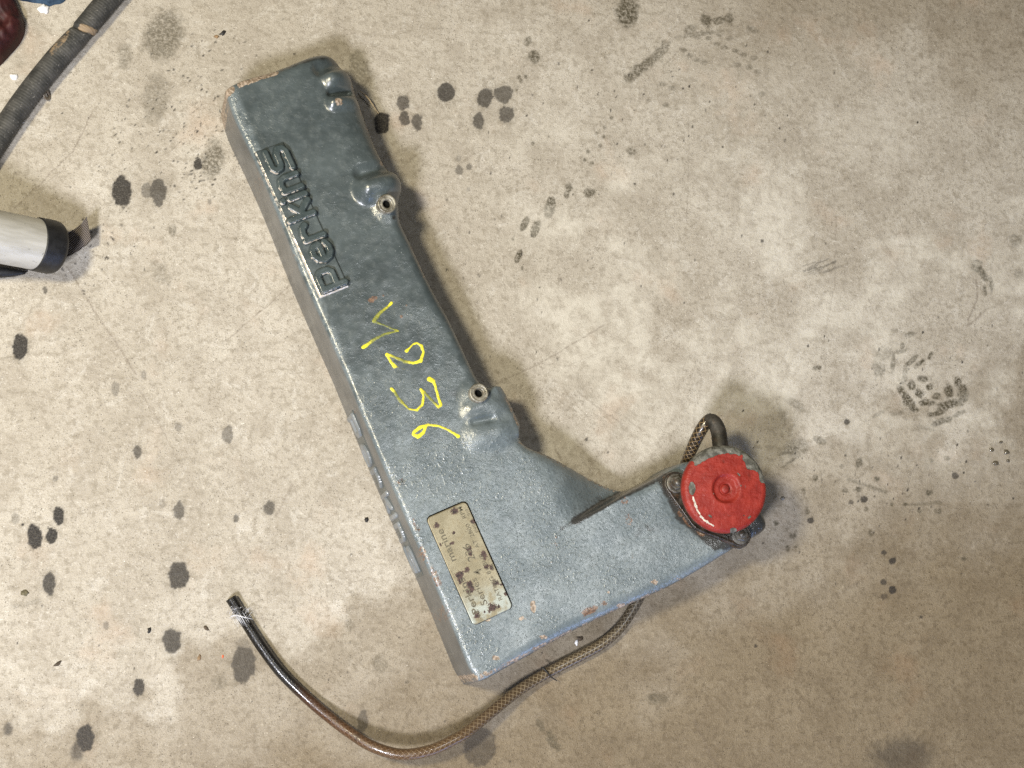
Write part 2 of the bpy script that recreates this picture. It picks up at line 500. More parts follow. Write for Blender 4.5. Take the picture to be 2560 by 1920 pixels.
def mat_hose():
    m = NT('braided_hose')
    al = m.attr('along'); ar = m.attr('around')
    p = 4.6
    a = m.math('FRACT', m.math('ADD', m.math('DIVIDE', al, p), m.math('MULTIPLY', ar, 6.0)))
    b = m.math('FRACT', m.math('SUBTRACT', m.math('DIVIDE', al, p), m.math('MULTIPLY', ar, 6.0)))

    def thread(x):
        return m.rng(m.math('ABSOLUTE', m.math('SUBTRACT', x, .5)), .03, .12, 1, 0)
    th = m.math('MAXIMUM', thread(a), thread(b))
    # colour along the length (mm): black soaked end -> rusty brown -> beige -> brown -> black with gold threads
    rp = m.t.nodes.new('ShaderNodeValToRGB')
    m.link(rp.inputs[0], m.math('DIVIDE', m.math('ADD', al, m.math('MULTIPLY', m.math('SUBTRACT', m.noise(60, 3), .5), 22)), 760.0))
    e = rp.color_ramp.elements
    stops = [(0, (0.006, 0.005, 0.004)), (.115, (0.007, 0.006, 0.005)), (.145, (0.045, 0.020, 0.010)), (.20, (0.070, 0.036, 0.017)),
             (.31, (0.080, 0.048, 0.024)), (.40, (0.062, 0.040, 0.021)), (.47, (0.070, 0.050, 0.028)), (.58, (0.060, 0.045, 0.027)),
             (.64, (0.07, 0.062, 0.05)), (.68, (0.09, 0.065, 0.04)), (.74, (0.07, 0.047, 0.028)), (.80, (0.02, 0.014, 0.009)), (1, (0.018, 0.012, 0.007))]
    e[0].position, e[0].color = stops[0][0], (*stops[0][1], 1)
    e[1].position, e[1].color = stops[1][0], (*stops[1][1], 1)
    for ps, cc in stops[2:]:
        x = e.new(ps); x.color = (*cc, 1)
    rt = m.t.nodes.new('ShaderNodeValToRGB')
    m.link(rt.inputs[0], m.math('DIVIDE', al, 760.0))
    e = rt.color_ramp.elements
    st = [(0, (0.008, 0.007, 0.006)), (.12, (0.012, 0.009, 0.007)), (.17, (0.12, 0.062, 0.032)), (.31, (0.17, 0.115, 0.06)), (.45, (0.27, 0.215, 0.135)),
          (.60, (0.22, 0.18, 0.12)), (.70, (0.27, 0.205, 0.13)), (.8, (0.22, 0.15, 0.07)), (1, (0.24, 0.16, 0.075))]
    e[0].position, e[0].color = 0, (*st[0][1], 1)
    e[1].position, e[1].color = st[1][0], (*st[1][1], 1)
    for ps, cc in st[2:]:
        x = e.new(ps); x.color = (*cc, 1)
    c = m.mix(m.math('MULTIPLY', th, .8), rp.outputs[0], rt.outputs[0])
    c = m.mix(m.rng(m.noise(70, 4), .58, .72, 0, .5), c, (0.035, 0.026, 0.018))
    return m.set(c, m.rng(m.noise(120, 3), .35, .65, .24, .42), 0, m.bump(m.math('ADD', th, m.math('MULTIPLY', m.noise(400, 3), .6)), .35, .0006), .5, .25)


def mat_rubber_hose():
    m = NT('worn_black_rubber')
    al = m.attr('along')
    ring = m.math('SINE', m.math('MULTIPLY', al, 2 * math.pi / 2.6))
    n = m.noise(60, 5, .65)
    c = m.mix(m.rng(n, .35, .7), (0.028, 0.028, 0.026), (0.075, 0.072, 0.066))
    tan = m.rng(m.math('ADD', m.attr('fray'), m.math('MULTIPLY', m.math('SUBTRACT', m.noise(170, 4, .7), .5), 1.2)), .42, .68)
    c = m.mix(m.math('MULTIPLY', tan, .9), c, (0.27, 0.195, 0.12))
    c = m.mix(m.rng(m.noise(420, 3, .7), .62, .7, 0, .5), c, (0.30, 0.28, 0.25))
    return m.set(c, .62, 0, m.bump(m.math('ADD', m.math('MULTIPLY', ring, .25), n), .35, .0008), .35)


def mat_webbing():
    m = NT('twill_webbing')
    u, v = m.attr('along'), m.attr('around')
    s = m.math('FRACT', m.math('ADD', m.math('MULTIPLY', v, .52), m.math('MULTIPLY', u, .16)))
    st = m.rng(m.math('ABSOLUTE', m.math('SUBTRACT', s, .5)), .12, .34, 1, 0)
    w = m.math('SINE', m.math('MULTIPLY', u, 5.2))
    st2 = m.math('MULTIPLY', st, m.rng(w, -1, 1, .55, 1))
    c = m.mix(st2, (0.022, 0.018, 0.015), (0.23, 0.195, 0.17))
    return m.set(c, .8, 0, m.bump(st2, .5, .0006), .25)


M_CONC = mat_concrete()
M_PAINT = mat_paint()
M_PLAIN = mat_paint('grey_green_paint_side', 1.0, False)
M_SIDE_LIT = mat_paint('grey_green_paint_lit', .6, False, (0.13, 0.145, 0.155), (0.21, 0.225, 0.235))  # same paint, lightened to carry the gloss reflections on the side letters
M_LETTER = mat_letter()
M_PANEL = mat_letter('panel_paint', (0.050, 0.062, 0.064), (0.085, 0.102, 0.104))
M_YELLOW = mat_yellow()
M_PLATE = mat_plate()
M_CAP = mat_cap()
M_OILY = mat_oily('oily_black_steel', (0.016, 0.013, 0.010), (0.055, 0.045, 0.035), .85)
M_BOLT = mat_oily('greasy_bolt_steel', (0.045, 0.040, 0.032), (0.15, 0.138, 0.115), .6)
M_SLEEVE = mat_oily('dull_zinc_sleeve', (0.10, 0.09, 0.065), (0.30, 0.28, 0.225), .45)
M_SHADE = simple('shade_black', (0.005, 0.005, 0.0045), .9, 0, .2, 300, .1, 0.05)  # near-black that stands in for shade
M_OUTLET = mat_oily('dark_outlet_tube', (0.018, 0.016, 0.012), (0.040, 0.035, 0.027), .3, .25)
M_HOSE = mat_hose()
M_RUBBER = mat_rubber_hose()
M_WEB = mat_webbing()
M_INK = simple('engraved_ink', (0.105, 0.092, 0.060), .5, 0, .4, 500)

# ------------------------------------------------------------------ floor
def build_floor():
    cs = [at(x, y, 0) for x in (-60, 2620) for y in (-60, 1980)]
    x0, x1 = min(c.x for c in cs), max(c.x for c in cs)
    y0, y1 = min(c.y for c in cs), max(c.y for c in cs)
    st = 1.05 * MM
    xs = np.arange(x0, x1, st); ys = np.arange(y0, y1, st)
    X, Y = np.meshgrid(xs, ys, indexing='ij')
    PX, PY = proj(X, Y, 0.0)
    n_a = fbm(PX / 16, PY / 16, 3, 3) - .5
    n_b = fbm(PX / 7, PY / 7, 9, 2) - .5
    oil = np.zeros_like(X); dirt = np.zeros_like(X); damp_falloff = np.zeros_like(X); scr = np.zeros_like(X); pale = np.zeros_like(X)

    def window(px, py, rx, ry):
        r = max(rx, ry) * 1.7 + 8
        a, b = at(px - r, py + r, 0), at(px + r, py - r, 0)
        i0, i1 = np.searchsorted(xs, a.x), np.searchsorted(xs, b.x)
        j0, j1 = np.searchsorted(ys, a.y), np.searchsorted(ys, b.y)
        return slice(max(i0 - 4, 0), i1 + 4), slice(max(j0 - 4, 0), j1 + 4)

    def blob(A, px, py, rx, ry, v, soft=.10, rough=.45, rot=0.0, speck=0.0):
        v = min(1.0, v * (1.12 if A is oil else 1.75))
        w = window(px, py, rx, ry)
        dx, dy = PX[w] - px, PY[w] - py
        c, s = math.cos(math.radians(rot)), math.sin(math.radians(rot))
        u, t = dx * c + dy * s, -dx * s + dy * c
        k = min(1.0, 14 / max(6, min(rx, ry)))
        d = np.hypot(u / rx, t / ry) + rough * (n_a[w] * 1.1 + n_b[w] * k)
        m = sstep(1 + soft, 1 - soft, d) * v
        if speck:
            m = m * np.clip(1 - speck + speck * 2.2 * (n_b[w] + .5), 0, 1)
        A[w] = np.maximum(A[w], m)

    def line(A, pts, wd, v, soft=.6):
        for a, b in zip(pts[:-1], pts[1:]):
            cx, cy = (a[0] + b[0]) / 2, (a[1] + b[1]) / 2
            r = math.hypot(a[0] - b[0], a[1] - b[1]) / 2 + wd
            w = window(cx, cy, r, r)
            d, _ = seg_dist(PX[w] + n_a[w] * 7, PY[w] + n_b[w] * 5, a, b)
            A[w] = np.maximum(A[w], v * sstep(wd * (1 + soft), wd * (1 - soft), d))

    # oil drips: px, py, rx, ry, darkness
    for d in [(304, 479, 25, 40, .86), (366, 474, 13, 19, .5), (397, 476, 22, 30, .70), (396, 500, 12, 18, .66), (495, 411, 10, 15, .85), (51, 866, 19, 33, .88),
              (113, 726, 5, 10, .65), (1007, 257, 17, 19, .66), (1011, 297, 13, 18, .70), (1043, 304, 14, 20, .66), (1115, 231, 21, 26, .78),
              (1212, 243, 20, 24, .70), (1259, 236, 23, 22, .62), (1266, 287, 18, 21, .66), (1196, 304, 15, 20, .66), (955, 307, 19, 27, .97),
              (1146, 396, 7, 8, .28), (1148, 425, 9, 12, .52), (1173, 418, 8, 9, .52), (1171, 474, 5, 6, .3), (524, 505, 5, 8, .4),
              (344, 1131, 11, 16, .66), (446, 1067, 10, 12, .38), (570, 1087, 14, 22, .5), (139, 1197, 7, 9, .42), (147, 1291, 14, 23, .93),
              (87, 1342, 20, 32, .93), (128, 1340, 14, 20, .9), (39, 1296, 10, 14, .3), (123, 1460, 15, 27, .8), (447, 1277, 13, 23, .62),
              (407, 1259, 8, 12, .25), (590, 1297, 8, 10, .6), (673, 1271, 13, 18, .6), (446, 1438, 25, 35, .80), (431, 1602, 22, 30, .76),
              (608, 1660, 29, 46, .66), (347, 1718, 14, 22, .8), (214, 1845, 22, 32, .84), (266, 1563, 7, 12, .42), (57, 1311, 4, 4, .95),
              (359, 937, 7, 13, .36), (289, 972, 11, 17, .36), (907, 1803, 15, 25, .52), (1200, 1868, 40, 50, .55), (916, 1299, 4, 5, .5),
              (2232, 1403, 9, 9, .80), (2210, 1382, 7, 6, .7), (2209, 1456, 8, 7, .7), (2232, 1475, 9, 11, .8), (2210, 1492, 8, 8, .45),
              (2026, 1301, 8, 7, .75), (2160, 1248, 10, 9, .75), (2117, 1055, 7, 7, .75), (2388, 1189, 9, 9, .68), (2302, 1543, 4, 4, .7),
              (1889, 1615, 4, 5, .7), (1905, 602, 4, 4, .7), (1520, 1130, 4, 4, .6), (1466, 1099, 4, 4, .7), (2128, 1255, 7, 6, .55)]:
        blob(oil, *d, soft=.08, rough=.42)
        if d[4] > .55 and d[2] > 9:
            blob(dirt, d[0] + rng.uniform(-3, 3), d[1] + rng.uniform(-3, 4), d[2] * 1.25, d[3] * 1.22, .14, soft=.5, rough=.7)
    for d in [(191, 1880, 15, 22, .62), (20, 1822, 11, 16, .66), (2258, 1892, 72, 48, .50), (608, 1612, 17, 18, .28)]:
        blob(oil, *d, soft=.45, rough=.5)
    for d in [(1018, 1705, 6, 4, .3)]:
        blob(oil, *d)
    # soft olive / brown smudges
    for d in [(411, 87, 44, 62, .42, 20), (312, 139, 18, 34, .26, 0), (390, 245, 32, 60, .26, 8), (532, 399, 27, 48, .46, 12), (1569, 29, 28, 38, .58, 0),
              (431, 576, 10, 14, .38, 0), (548, 1705, 18, 19, .22, 0), (949, 1660, 19, 21, .26, 0), (875, 1562, 11, 15, .24, 0),
              (1642, 1747, 25, 15, .38, 0), (1380, 1850, 12, 24, .42, -25), (1352, 1815, 10, 20, .36, -25), (1394, 1868, 9, 12, .42, 0),
              (890, 285, 20, 18, .3, 0), (900, 175, 26, 50, .30, -20), (400, 683, 18, 22, .18, 0), (420, 700, 12, 16, .16, 0), (385, 660, 8, 14, .16, 0),
              (2539, 602, 15, 17, .36, 0), (2547, 686, 14, 10, .36, 20), (1578, 379, 14, 11, .42, 0), (1335, 142, 15, 15, .52, 0), (1320, 103, 9, 12, .44, 0),
              (1423, 470, 10, 12, .5, 0), (1417, 488, 7, 10, .5, 0), (1473, 482, 14, 13, .52, 0), (1990, 1120, 40, 22, .3, -20)]:
        blob(dirt, *d[:5], soft=.30, rough=.6, rot=d[5], speck=.45)
    # boot-tread print, lower right
    tread = [(2308, 946, 14, 8, .72, 0), (2324, 968, 9, 8, .58, 0), (2297, 984, 13, 11, .70, 30), (2342, 990, 11, 8, .52, -20), (2372, 977, 11, 16, .72, 0),
             (2279, 963, 10, 12, .70, 0), (2317, 1007, 18, 9, .66, 5), (2371, 1013, 30, 11, .74, -18), (2408, 985, 13, 26, .70, 8), (2394, 952, 9, 13, .56, 15),
             (2252, 975, 9, 14, .70, -30), (2268, 1000, 12, 26, .72, -38), (2284, 1022, 13, 7, .62, 20), (2341, 1034, 23, 6, .66, -8), (2356, 1053, 34, 8, .70, -20),
             (2394, 1036, 20, 6, .56, -25), (2316, 1070, 22, 5, .3, 15), (2210, 885, 22, 16, .34, -30), (2198, 920, 17, 22, .36, 0), (2232, 910, 6, 26, .44, 5),
             (2254, 878, 14, 6, .52, -20), (2277, 903, 22, 6, .50, -40), (2299, 909, 18, 6, .62, -42), (2326, 889, 5, 11, .55, 25), (2275, 836, 14, 6, .40, -15),
             (2236, 825, 9, 4, .3, 0), (2256, 866, 6, 9, .5, 0), (2262, 940, 7, 22, .42, 10), (1990, 1012, 27, 10, .30, 35), (1955, 1035, 9, 26, .20, -25),
             (2195, 1036, 18, 5, .32, -30), (2240, 1033, 18, 8, .28, -10), (2043, 920, 13, 6, .5, -10), (2050, 1102, 18, 9, .42, 20), (2148, 1157, 7, 14, .55, 20),
             (1974, 1128, 28, 7, .46, -22), (2455, 683, 9, 24, .62, -30), (2440, 672, 16, 7, .52, 50), (2479, 712, 6, 18, .74, -8), (2445, 655, 12, 5, .45, 15),
             (2463, 727, 5, 14, .5, -10)]
    for d in tread:
        blob(dirt, *d[:5], soft=.22, rough=.55, rot=d[5], speck=.35)
    # upper prints
    for d in [(1725, 76, 17, 12, .36, -20), (1765, 52, 18, 12, .55, 60), (1800, 50, 20, 9, .48, -10), (1822, 46, 12, 14, .46, 0), (1750, 85, 60, 6, .34, -8),
              (1880, 74, 15, 8, .34, 10), (1600, 172, 40, 14, .50, -38), (1650, 130, 34, 11, .40, -42), (1572, 192, 16, 12, .52, -30), (1660, 108, 8, 9, .46, 0)]:
        blob(dirt, *d[:5], soft=.30, rough=.7, rot=d[5], speck=.7)
    for x, y in [(800, 160), (850, 165), (895, 150), (940, 165), (885, 190), (915, 205), (965, 220), (1000, 237), (1045, 250), (975, 280), (1025, 290), (800, 260),
                 (770, 240), (830, 270), (740, 215), (1060, 310), (1080, 405), (665, 455), (690, 380), (650, 365)]:
        blob(dirt, 1280 + x / 1.728, y / 1.728, 9, 6, .34, soft=.35, rough=.4, speck=.5)
    for x, y in [(400, 550), (395, 590), (380, 630), (328, 655), (430, 510), (315, 690), (345, 705), (365, 575), (60, 330), (40, 350), (20, 385), (30, 335), (90, 620)]:
        blob(dirt, 1280 + x / 1.728, y / 1.728, 5, 5, .45, soft=.3, rough=.4)
    for d in [(1375, 518, 14, 27, .72, 14), (1338, 573, 11, 24, .70, 16), (1311, 561, 9, 20, .62, 26), (1297, 640, 8, 19, .58, 22), (1305, 670, 4, 6, .4, 0), (1283, 596, 4, 7, .4, 20)]:
        blob(dirt, *d[:5], soft=.14, rough=.3, rot=d[5], speck=.3)
    # droplet pits on the lower right
    for x, y in [(1213, 655), (1230, 700), (1190, 708), (1275, 550), (1505, 340), (1260, 460), (1425, 355), (1497, 455), (1760, 545), (1840, 550), (1575, 410), (1640, 520),
                 (1310, 405), (1140, 600), (1550, 645), (1950, 755), (1800, 470), (1810, 330), (1880, 320), (1700, 520), (1440, 460), (1530, 540)]:
        blob(dirt, 1280 + x / 1.728, 960 + y / 1.728, rng.uniform(5, 9), rng.uniform(5, 8), rng.uniform(.35, .62), soft=.3, rough=.6)
    line(dirt, [(2122, 1200), (2160, 1212), (2212, 1229)], 4, .6); line(dirt, [(2275, 1262), (2310, 1260), (2350, 1256)], 4, .5)
    line(dirt, [(1958, 1168), (1980, 1152), (2000, 1138)], 3.5, .6)
    # grey rubbed scuff
    for k in range(14):
        x = 2058 + rng.uniform(-38, 38); y = 668 + rng.uniform(-16, 16) - (x - 2058) * .12
        line(oil, [(x - 16, y + 6), (x + 16, y - 6)], 1.7, rng.uniform(.25, .6))
    # damp patch, lower right, with light falloff painted in, and faint tone patches
    base = fbm(PX / 150, PY / 150, 21, 5); base2 = fbm(PX / 60, PY / 60, 33, 4)
    edge = (PX - 1930) * .34 + (PY - 1150) * .94 + (base - .5) * 420 + (base2 - .5) * 130
    damp_falloff = np.maximum(damp_falloff, (sstep(-30, 45, edge) * .42 + sstep(0, 480, edge) * .48))
    upper = (PX - 2100) * .35 - (PY - 200) + (base - .5) * 500
    damp_falloff = np.maximum(damp_falloff, sstep(-160, 320, upper) * .50)  # light falloff towards the upper right corner, put into the colour
    pale = np.maximum(pale, sstep(.40, .72, fbm(PX / 130 + 4, PY / 110 + 8, 71, 6) + .10 * (fbm(PX / 22, PY / 22, 72, 3) - .5)) * .60 * sstep(1150, 1450, PX) * sstep(1300, 950, PY) * sstep(100, 500, PY))
    # cracks and scratches
    for pts, w, v in [([(168, 665), (215, 745), (341, 937)], 1.7, .62), ([(347, 972), (392, 1046), (428, 1116)], 1.5, .45), ([(20, 535), (100, 460), (180, 380), (215, 315), (231, 278)], 1.5, .55),
                      ([(0, 560), (60, 500), (190, 400)], 1.2, .3), ([(567, 853), (600, 822), (680, 755), (723, 715)], 1.9, .42), ([(1240, 960), (1326, 920), (1400, 880), (1511, 812)], 1.6, .5),
                      ([(1330, 905), (1420, 915), (1500, 880)], 1.2, .32), ([(1450, 985), (1500, 1022), (1570, 1070)], 1.5, .42), ([(1470, 1000), (1560, 1040), (1605, 1078)], 1.3, .35),
                      ([(1383, 1105), (1390, 1130), (1403, 1150)], 1.8, .55), ([(820, 165), (890, 105), (960, 80)], 1.3, .26), ([(840, 60), (920, 105), (1000, 150)], 1.2, .3),
                      ([(1735, 1800), (1760, 1850), (1790, 1915)], 2.0, .4), ([(1130, 1020), (1145, 1060)], 1.2, .3), ([(700, 1180), (735, 1220), (750, 1260)], 1.3, .3),
                      ([(2470, 770), (2420, 815)], 3.5, .40), ([(2440, 700), (2445, 745), (2420, 800)], 2.4, .5), ([(1130, 420), (1180, 390), (1240, 350)], 1.2, .3),
                      ([(1480, 1680), (1482, 1720), (1475, 1740)], 1.2, .3), ([(1840, 160), (1990, 290)], 1.5, .3), ([(1720, 250), (1722, 420), (1715, 560)], 1.2, .3), ([(2090, 540), (2085, 720), (2050, 900)], 1.2, .34), ([(2140, 500), (2230, 640), (2330, 830)], 1.1, .3), ([(1580, 590), (1640, 540), (1700, 500)], 1.2, .32), ([(430, 1120), (520, 1290)], 1.2, .3), ([(860, 1430), (980, 1420)], 1.0, .3), ([(0, 780), (120, 700)], 1.1, .25), ([(40, 1220), (180, 1150)], 1.0, .22), ([(1700, 1560), (1790, 1600), (1900, 1590)], 1.0, .25), ([(2250, 1650), (2420, 1560)], 1.0, .25), ([(1940, 1720), (2100, 1790)], 1.0, .2), ([(1960, 310), (2020, 250)], 1.3, .25),
                      ([(640, 1545), (690, 1553)], 1.8, .5), ([(730, 1210), (700, 1270), (690, 1290)], 3.5, .3), ([(820, 1445), (860, 1462), (905, 1450)], 1.3, .34),
                      ([(560, 1100), (640, 1190)], 1.0, .2), ([(330, 1795), (330, 1850), (370, 1865)], 1.1, .26), ([(680, 1830), (700, 1800)], 1.0, .2)]:
        line(scr, pts, w, v)
    line(dirt, [(30, 1518), (60, 1512), (100, 1502)], 6, .30)
    for k in range(60):
        x, y, a, L = rng.uniform(0, 2560), rng.uniform(0, 1920), rng.uniform(0, 3.14), rng.uniform(15, 110)
        line(scr, [(x, y), (x + L * math.cos(a) * .5, y + L * math.sin(a) * .5), (x + L * math.cos(a + .15), y + L * math.sin(a + .15))], rng.uniform(.8, 1.4), rng.uniform(.12, .38))
    # spatter of tiny specks (left of the cover, upper left)
    for cx, cy, sx, sy, n, ang in [(450, 320, 110, 60, 90, 40), (480, 440, 40, 30, 40, 60), (560, 160, 120, 70, 50, 70), (250, 640, 90, 60, 40, -30), (700, 1650, 500, 200, 50, 0), (1250, 600, 200, 250, 40, 0),
                                   (2150, 1230, 180, 120, 50, 20), (1700, 250, 200, 120, 50, 0), (2350, 950, 200, 150, 40, 0)]:
        for k in range(n):
            x, y = rng.normal(cx, sx), rng.normal(cy, sy)
            if 0 < x < 2560 and 0 < y < 1920:
                blob(oil, x, y, rng.uniform(1.2, 2.4), rng.uniform(1.8, 4.5), rng.uniform(.45, .95), soft=.3, rough=.2, rot=ang + rng.uniform(-20, 20))
    V = np.stack([X, Y, np.zeros_like(X)], -1).reshape(-1, 3)
    F = grid_faces(*X.shape)[:, ::-1]
    # the slab carries on all round beyond the part in view
    B = 2.6
    xa, xb, ya, yb = xs[0], xs[-1], ys[0], ys[-1]
    n0 = len(V)
    ext = np.array([(-B, -B, 0), (B, -B, 0), (B, ya, 0), (-B, ya, 0), (-B, yb, 0), (B, yb, 0), (B, B, 0), (-B, B, 0),
                    (-B, ya, 0), (xa, ya, 0), (xa, yb, 0), (-B, yb, 0), (xb, ya, 0), (B, ya, 0), (B, yb, 0), (xb, yb, 0)])
    V = np.vstack([V, ext])
    F = np.vstack([F[:, ::-1], n0 + np.arange(16).reshape(4, 4)])
    if True:
        # make all normals face up
        a, b, c = V[F[:, 0]], V[F[:, 1]], V[F[:, 2]]
        nz = np.cross(b - a, c - a)[:, 2]
        F[nz < 0] = F[nz < 0][:, ::-1]
    pad = np.zeros(16)
    at_ = {k: np.concatenate([v.ravel(), pad]) for k, v in (('oil', oil), ('dirt', dirt), ('damp_falloff', damp_falloff), ('scratch', scr), ('pale', pale))}
    o = new_mesh('concrete_floor', V, F, M_CONC, None, False, at_)
    tag(o, 'worn grey beige concrete floor with dark oil drips and boot prints', None, None, 'structure')


build_floor()

# ------------------------------------------------------------------ rocker cover body
HT = 60.0            # height of the cover's top face (mm)
DRAFT = 1.5
ZT = HT * MM
base_pt = lambda x, y: np.array(at(x, y, 0.0)[:2])
top_pt = lambda x, y: np.array(at(x, y, (HT - 4) * MM)[:2])

OUT_T = [(552, 235), (575, 219), (607, 204), (654, 187), (697, 173), (755, 149), (798, 130), (821, 124), (842, 131), (862, 147), (873, 170), (891, 210), (908, 265), (931, 335), (954, 390), (972, 414), (992, 428), (1003, 453),
         (1004, 476), (998, 506), (996, 535), (1003, 560), (1034, 624), (1058, 679), (1087, 735), (1122, 796), (1159, 877), (1194, 952), (1218, 972), (1244, 966), (1249, 964), (1263, 979), (1275, 1007), (1289, 1039), (1298, 1058), (1299, 1066),
         (1294, 1080), (1305, 1107), (1331, 1123), (1375, 1137), (1447, 1171), (1519, 1203), (1557, 1216), (1586, 1221), (1620, 1206), (1652, 1190), (1672, 1172), (1720, 1150), (1790, 1165), (1860, 1225), (1908, 1285), (1918, 1312), (1910, 1328),
         (1866, 1351), (1823, 1376), (1765, 1413), (1680, 1462), (1590, 1502), (1474, 1554), (1393, 1597), (1318, 1640), (1242, 1680), (1213, 1697), (1190, 1704)]
OUT_B = [(1150, 1697), (1136, 1679), (1115, 1626), (1083, 1547), (1046, 1460), (979, 1307), (925, 1182), (890, 1098), (855, 1012), (834, 960), (789, 859), (760, 792), (733, 731), (675, 583), (632, 482), (603, 421), (572, 357), (557, 311), (548, 266)]


def resample(P, step):
    P = np.vstack([P, P[:1]])
    L = np.concatenate([[0], np.cumsum(np.linalg.norm(np.diff(P, axis=0), axis=1))])
    n = int(L[-1] / step)
    s = np.linspace(0, L[-1], n, endpoint=False)
    return np.stack([np.interp(s, L, P[:, 0]), np.interp(s, L, P[:, 1])], -1)


def chaikin(P, it=2):
    for _ in range(it):
        Q = np.roll(P, -1, axis=0)
        P = np.stack([.75 * P + .25 * Q, .25 * P + .75 * Q], 1).reshape(-1, 2)
    return P


def normals_of(P):
    T = np.roll(P, -1, 0) - np.roll(P, 1, 0)
    T /= np.linalg.norm(T, axis=1)[:, None]
    return np.stack([T[:, 1], -T[:, 0]], -1)


raw = np.array([top_pt(*p) for p in OUT_T] + [base_pt(*p) for p in OUT_B]) * 1000
is_t = np.array([1] * len(OUT_T) + [0] * len(OUT_B))
area = .5 * np.sum(raw[:, 0] * np.roll(raw[:, 1], -1) - np.roll(raw[:, 0], -1) * raw[:, 1])
nrm = normals_of(raw) * (1 if area > 0 else -1)       # outward
raw = raw + nrm * (is_t * 2.1)[:, None]
OUTL = resample(chaikin(raw, 2), 1.6)
if area < 0:
    OUTL = OUTL[::-1]
ON = normals_of(OUTL)


def poly_dist(P, poly=OUTL):
    """distance to outline and inside flag"""
    A = poly; Bp = np.roll(poly, -1, 0)
    d = np.full(len(P), 1e9); ins = np.zeros(len(P), bool)
    for k in range(0, len(P), 4000):
        p = P[k:k + 4000]
        ab = (Bp - A)[None]; ap = p[:, None] - A[None]
        t = np.clip((ap * ab).sum(-1) / (ab * ab).sum(-1), 0, 1)
        d[k:k + 4000] = np.sqrt(((ap - t[..., None] * ab) ** 2).sum(-1).min(1))
        x, y = p[:, 0:1], p[:, 1:2]
        c = ((A[None, :, 1] > y) != (Bp[None, :, 1] > y)) & (x < (Bp[None, :, 0] - A[None, :, 0]) * (y - A[None, :, 1]) / (Bp[None, :, 1] - A[None, :, 1] + 1e-12) + A[None, :, 0])
        ins[k:k + 4000] = c.sum(1) % 2 == 1
    return d, ins


def cap_bump(px, py, a, b, r, h):
    d, _ = seg_dist(px, py, a, b)
    return h * np.clip(1 - (d / (r * 1.12)) ** 2, 0, 1) ** 1.75


def side_of(px, py, a, b):
    """signed distance (px) from line a->b, positive to the right in the picture (image coords)"""
    dx, dy = b[0] - a[0], b[1] - a[1]
    L = math.hypot(dx, dy)
    return (dx * (py - a[1]) - dy * (px - a[0])) / L


def features(px, py):
    """height changes of the top face (mm), photo-pixel coordinates of the top plane"""
    f = np.zeros_like(px)
    f += cap_bump(px, py, (922, 474), (1016, 444), 42, 12.0)          # ridge above the upper sleeve
    f -= cap_bump(px, py, (905, 432), (962, 418), 24, 5.0)
    f -= cap_bump(px, py, (985, 496), (1004, 490), 20, 8.0)
    f += cap_bump(px, py, (970, 514), (985, 512), 44, 4.0)
    f += cap_bump(px, py, (838, 190), (885, 172), 36, 9.0)           # knuckles at the far end
    f -= cap_bump(px, py, (800, 168), (868, 140), 24, 5.0)
    f -= cap_bump(px, py, (828, 231), (872, 222), 12, 6.0)
    f += cap_bump(px, py, (836, 256), (884, 246), 24, 6.0)
    f += cap_bump(px, py, (1190, 990), (1200, 985), 48, 3.0)         # lower sleeve boss
    f += cap_bump(px, py, (1180, 1030), (1230, 1020), 34, 3.2)
    f -= cap_bump(px, py, (1185, 1057), (1228, 1048), 12, 3.0)
    f += cap_bump(px, py, (1200, 1085), (1240, 1080), 48, 4.0)
    # the low lip right of the lower sleeve
    s = side_of(px, py, (1220, 950), (1290, 1090))
    f -= 4.0 * sstep(8, 34, -s) * sstep(1130, 1090, py) * sstep(940, 980, py)
    # sloping web between box and arm, with a crease along the arm
    A, B, C = (1285, 1085), (1600, 1215), (1392, 1330)
    t = -side_of(px, py, (1270, 1080), (1420, 1345))                 # grows towards the open corner
    arm = side_of(px, py, C, B)                                       # negative above the arm's upper edge
    w = sstep(0, 190, t) * sstep(3, -9, arm)
    f -= 40.0 * w * np.clip(t / 190, 0, 1) ** .38
    # shallow furrow running out of the crease
    d, k = seg_dist(px, py, (1402, 1325), (1560, 1236))
    # arm flares up slightly towards its flange
    d2, k2 = seg_dist(px, py, (1480, 1400), (1770, 1270))
    # cast unevenness
    f += .9 * (fbm(px / 70, py / 70, 5, 3) - .5) + .35 * (fbm(px / 16, py / 16, 8, 2) - .5)
    return f


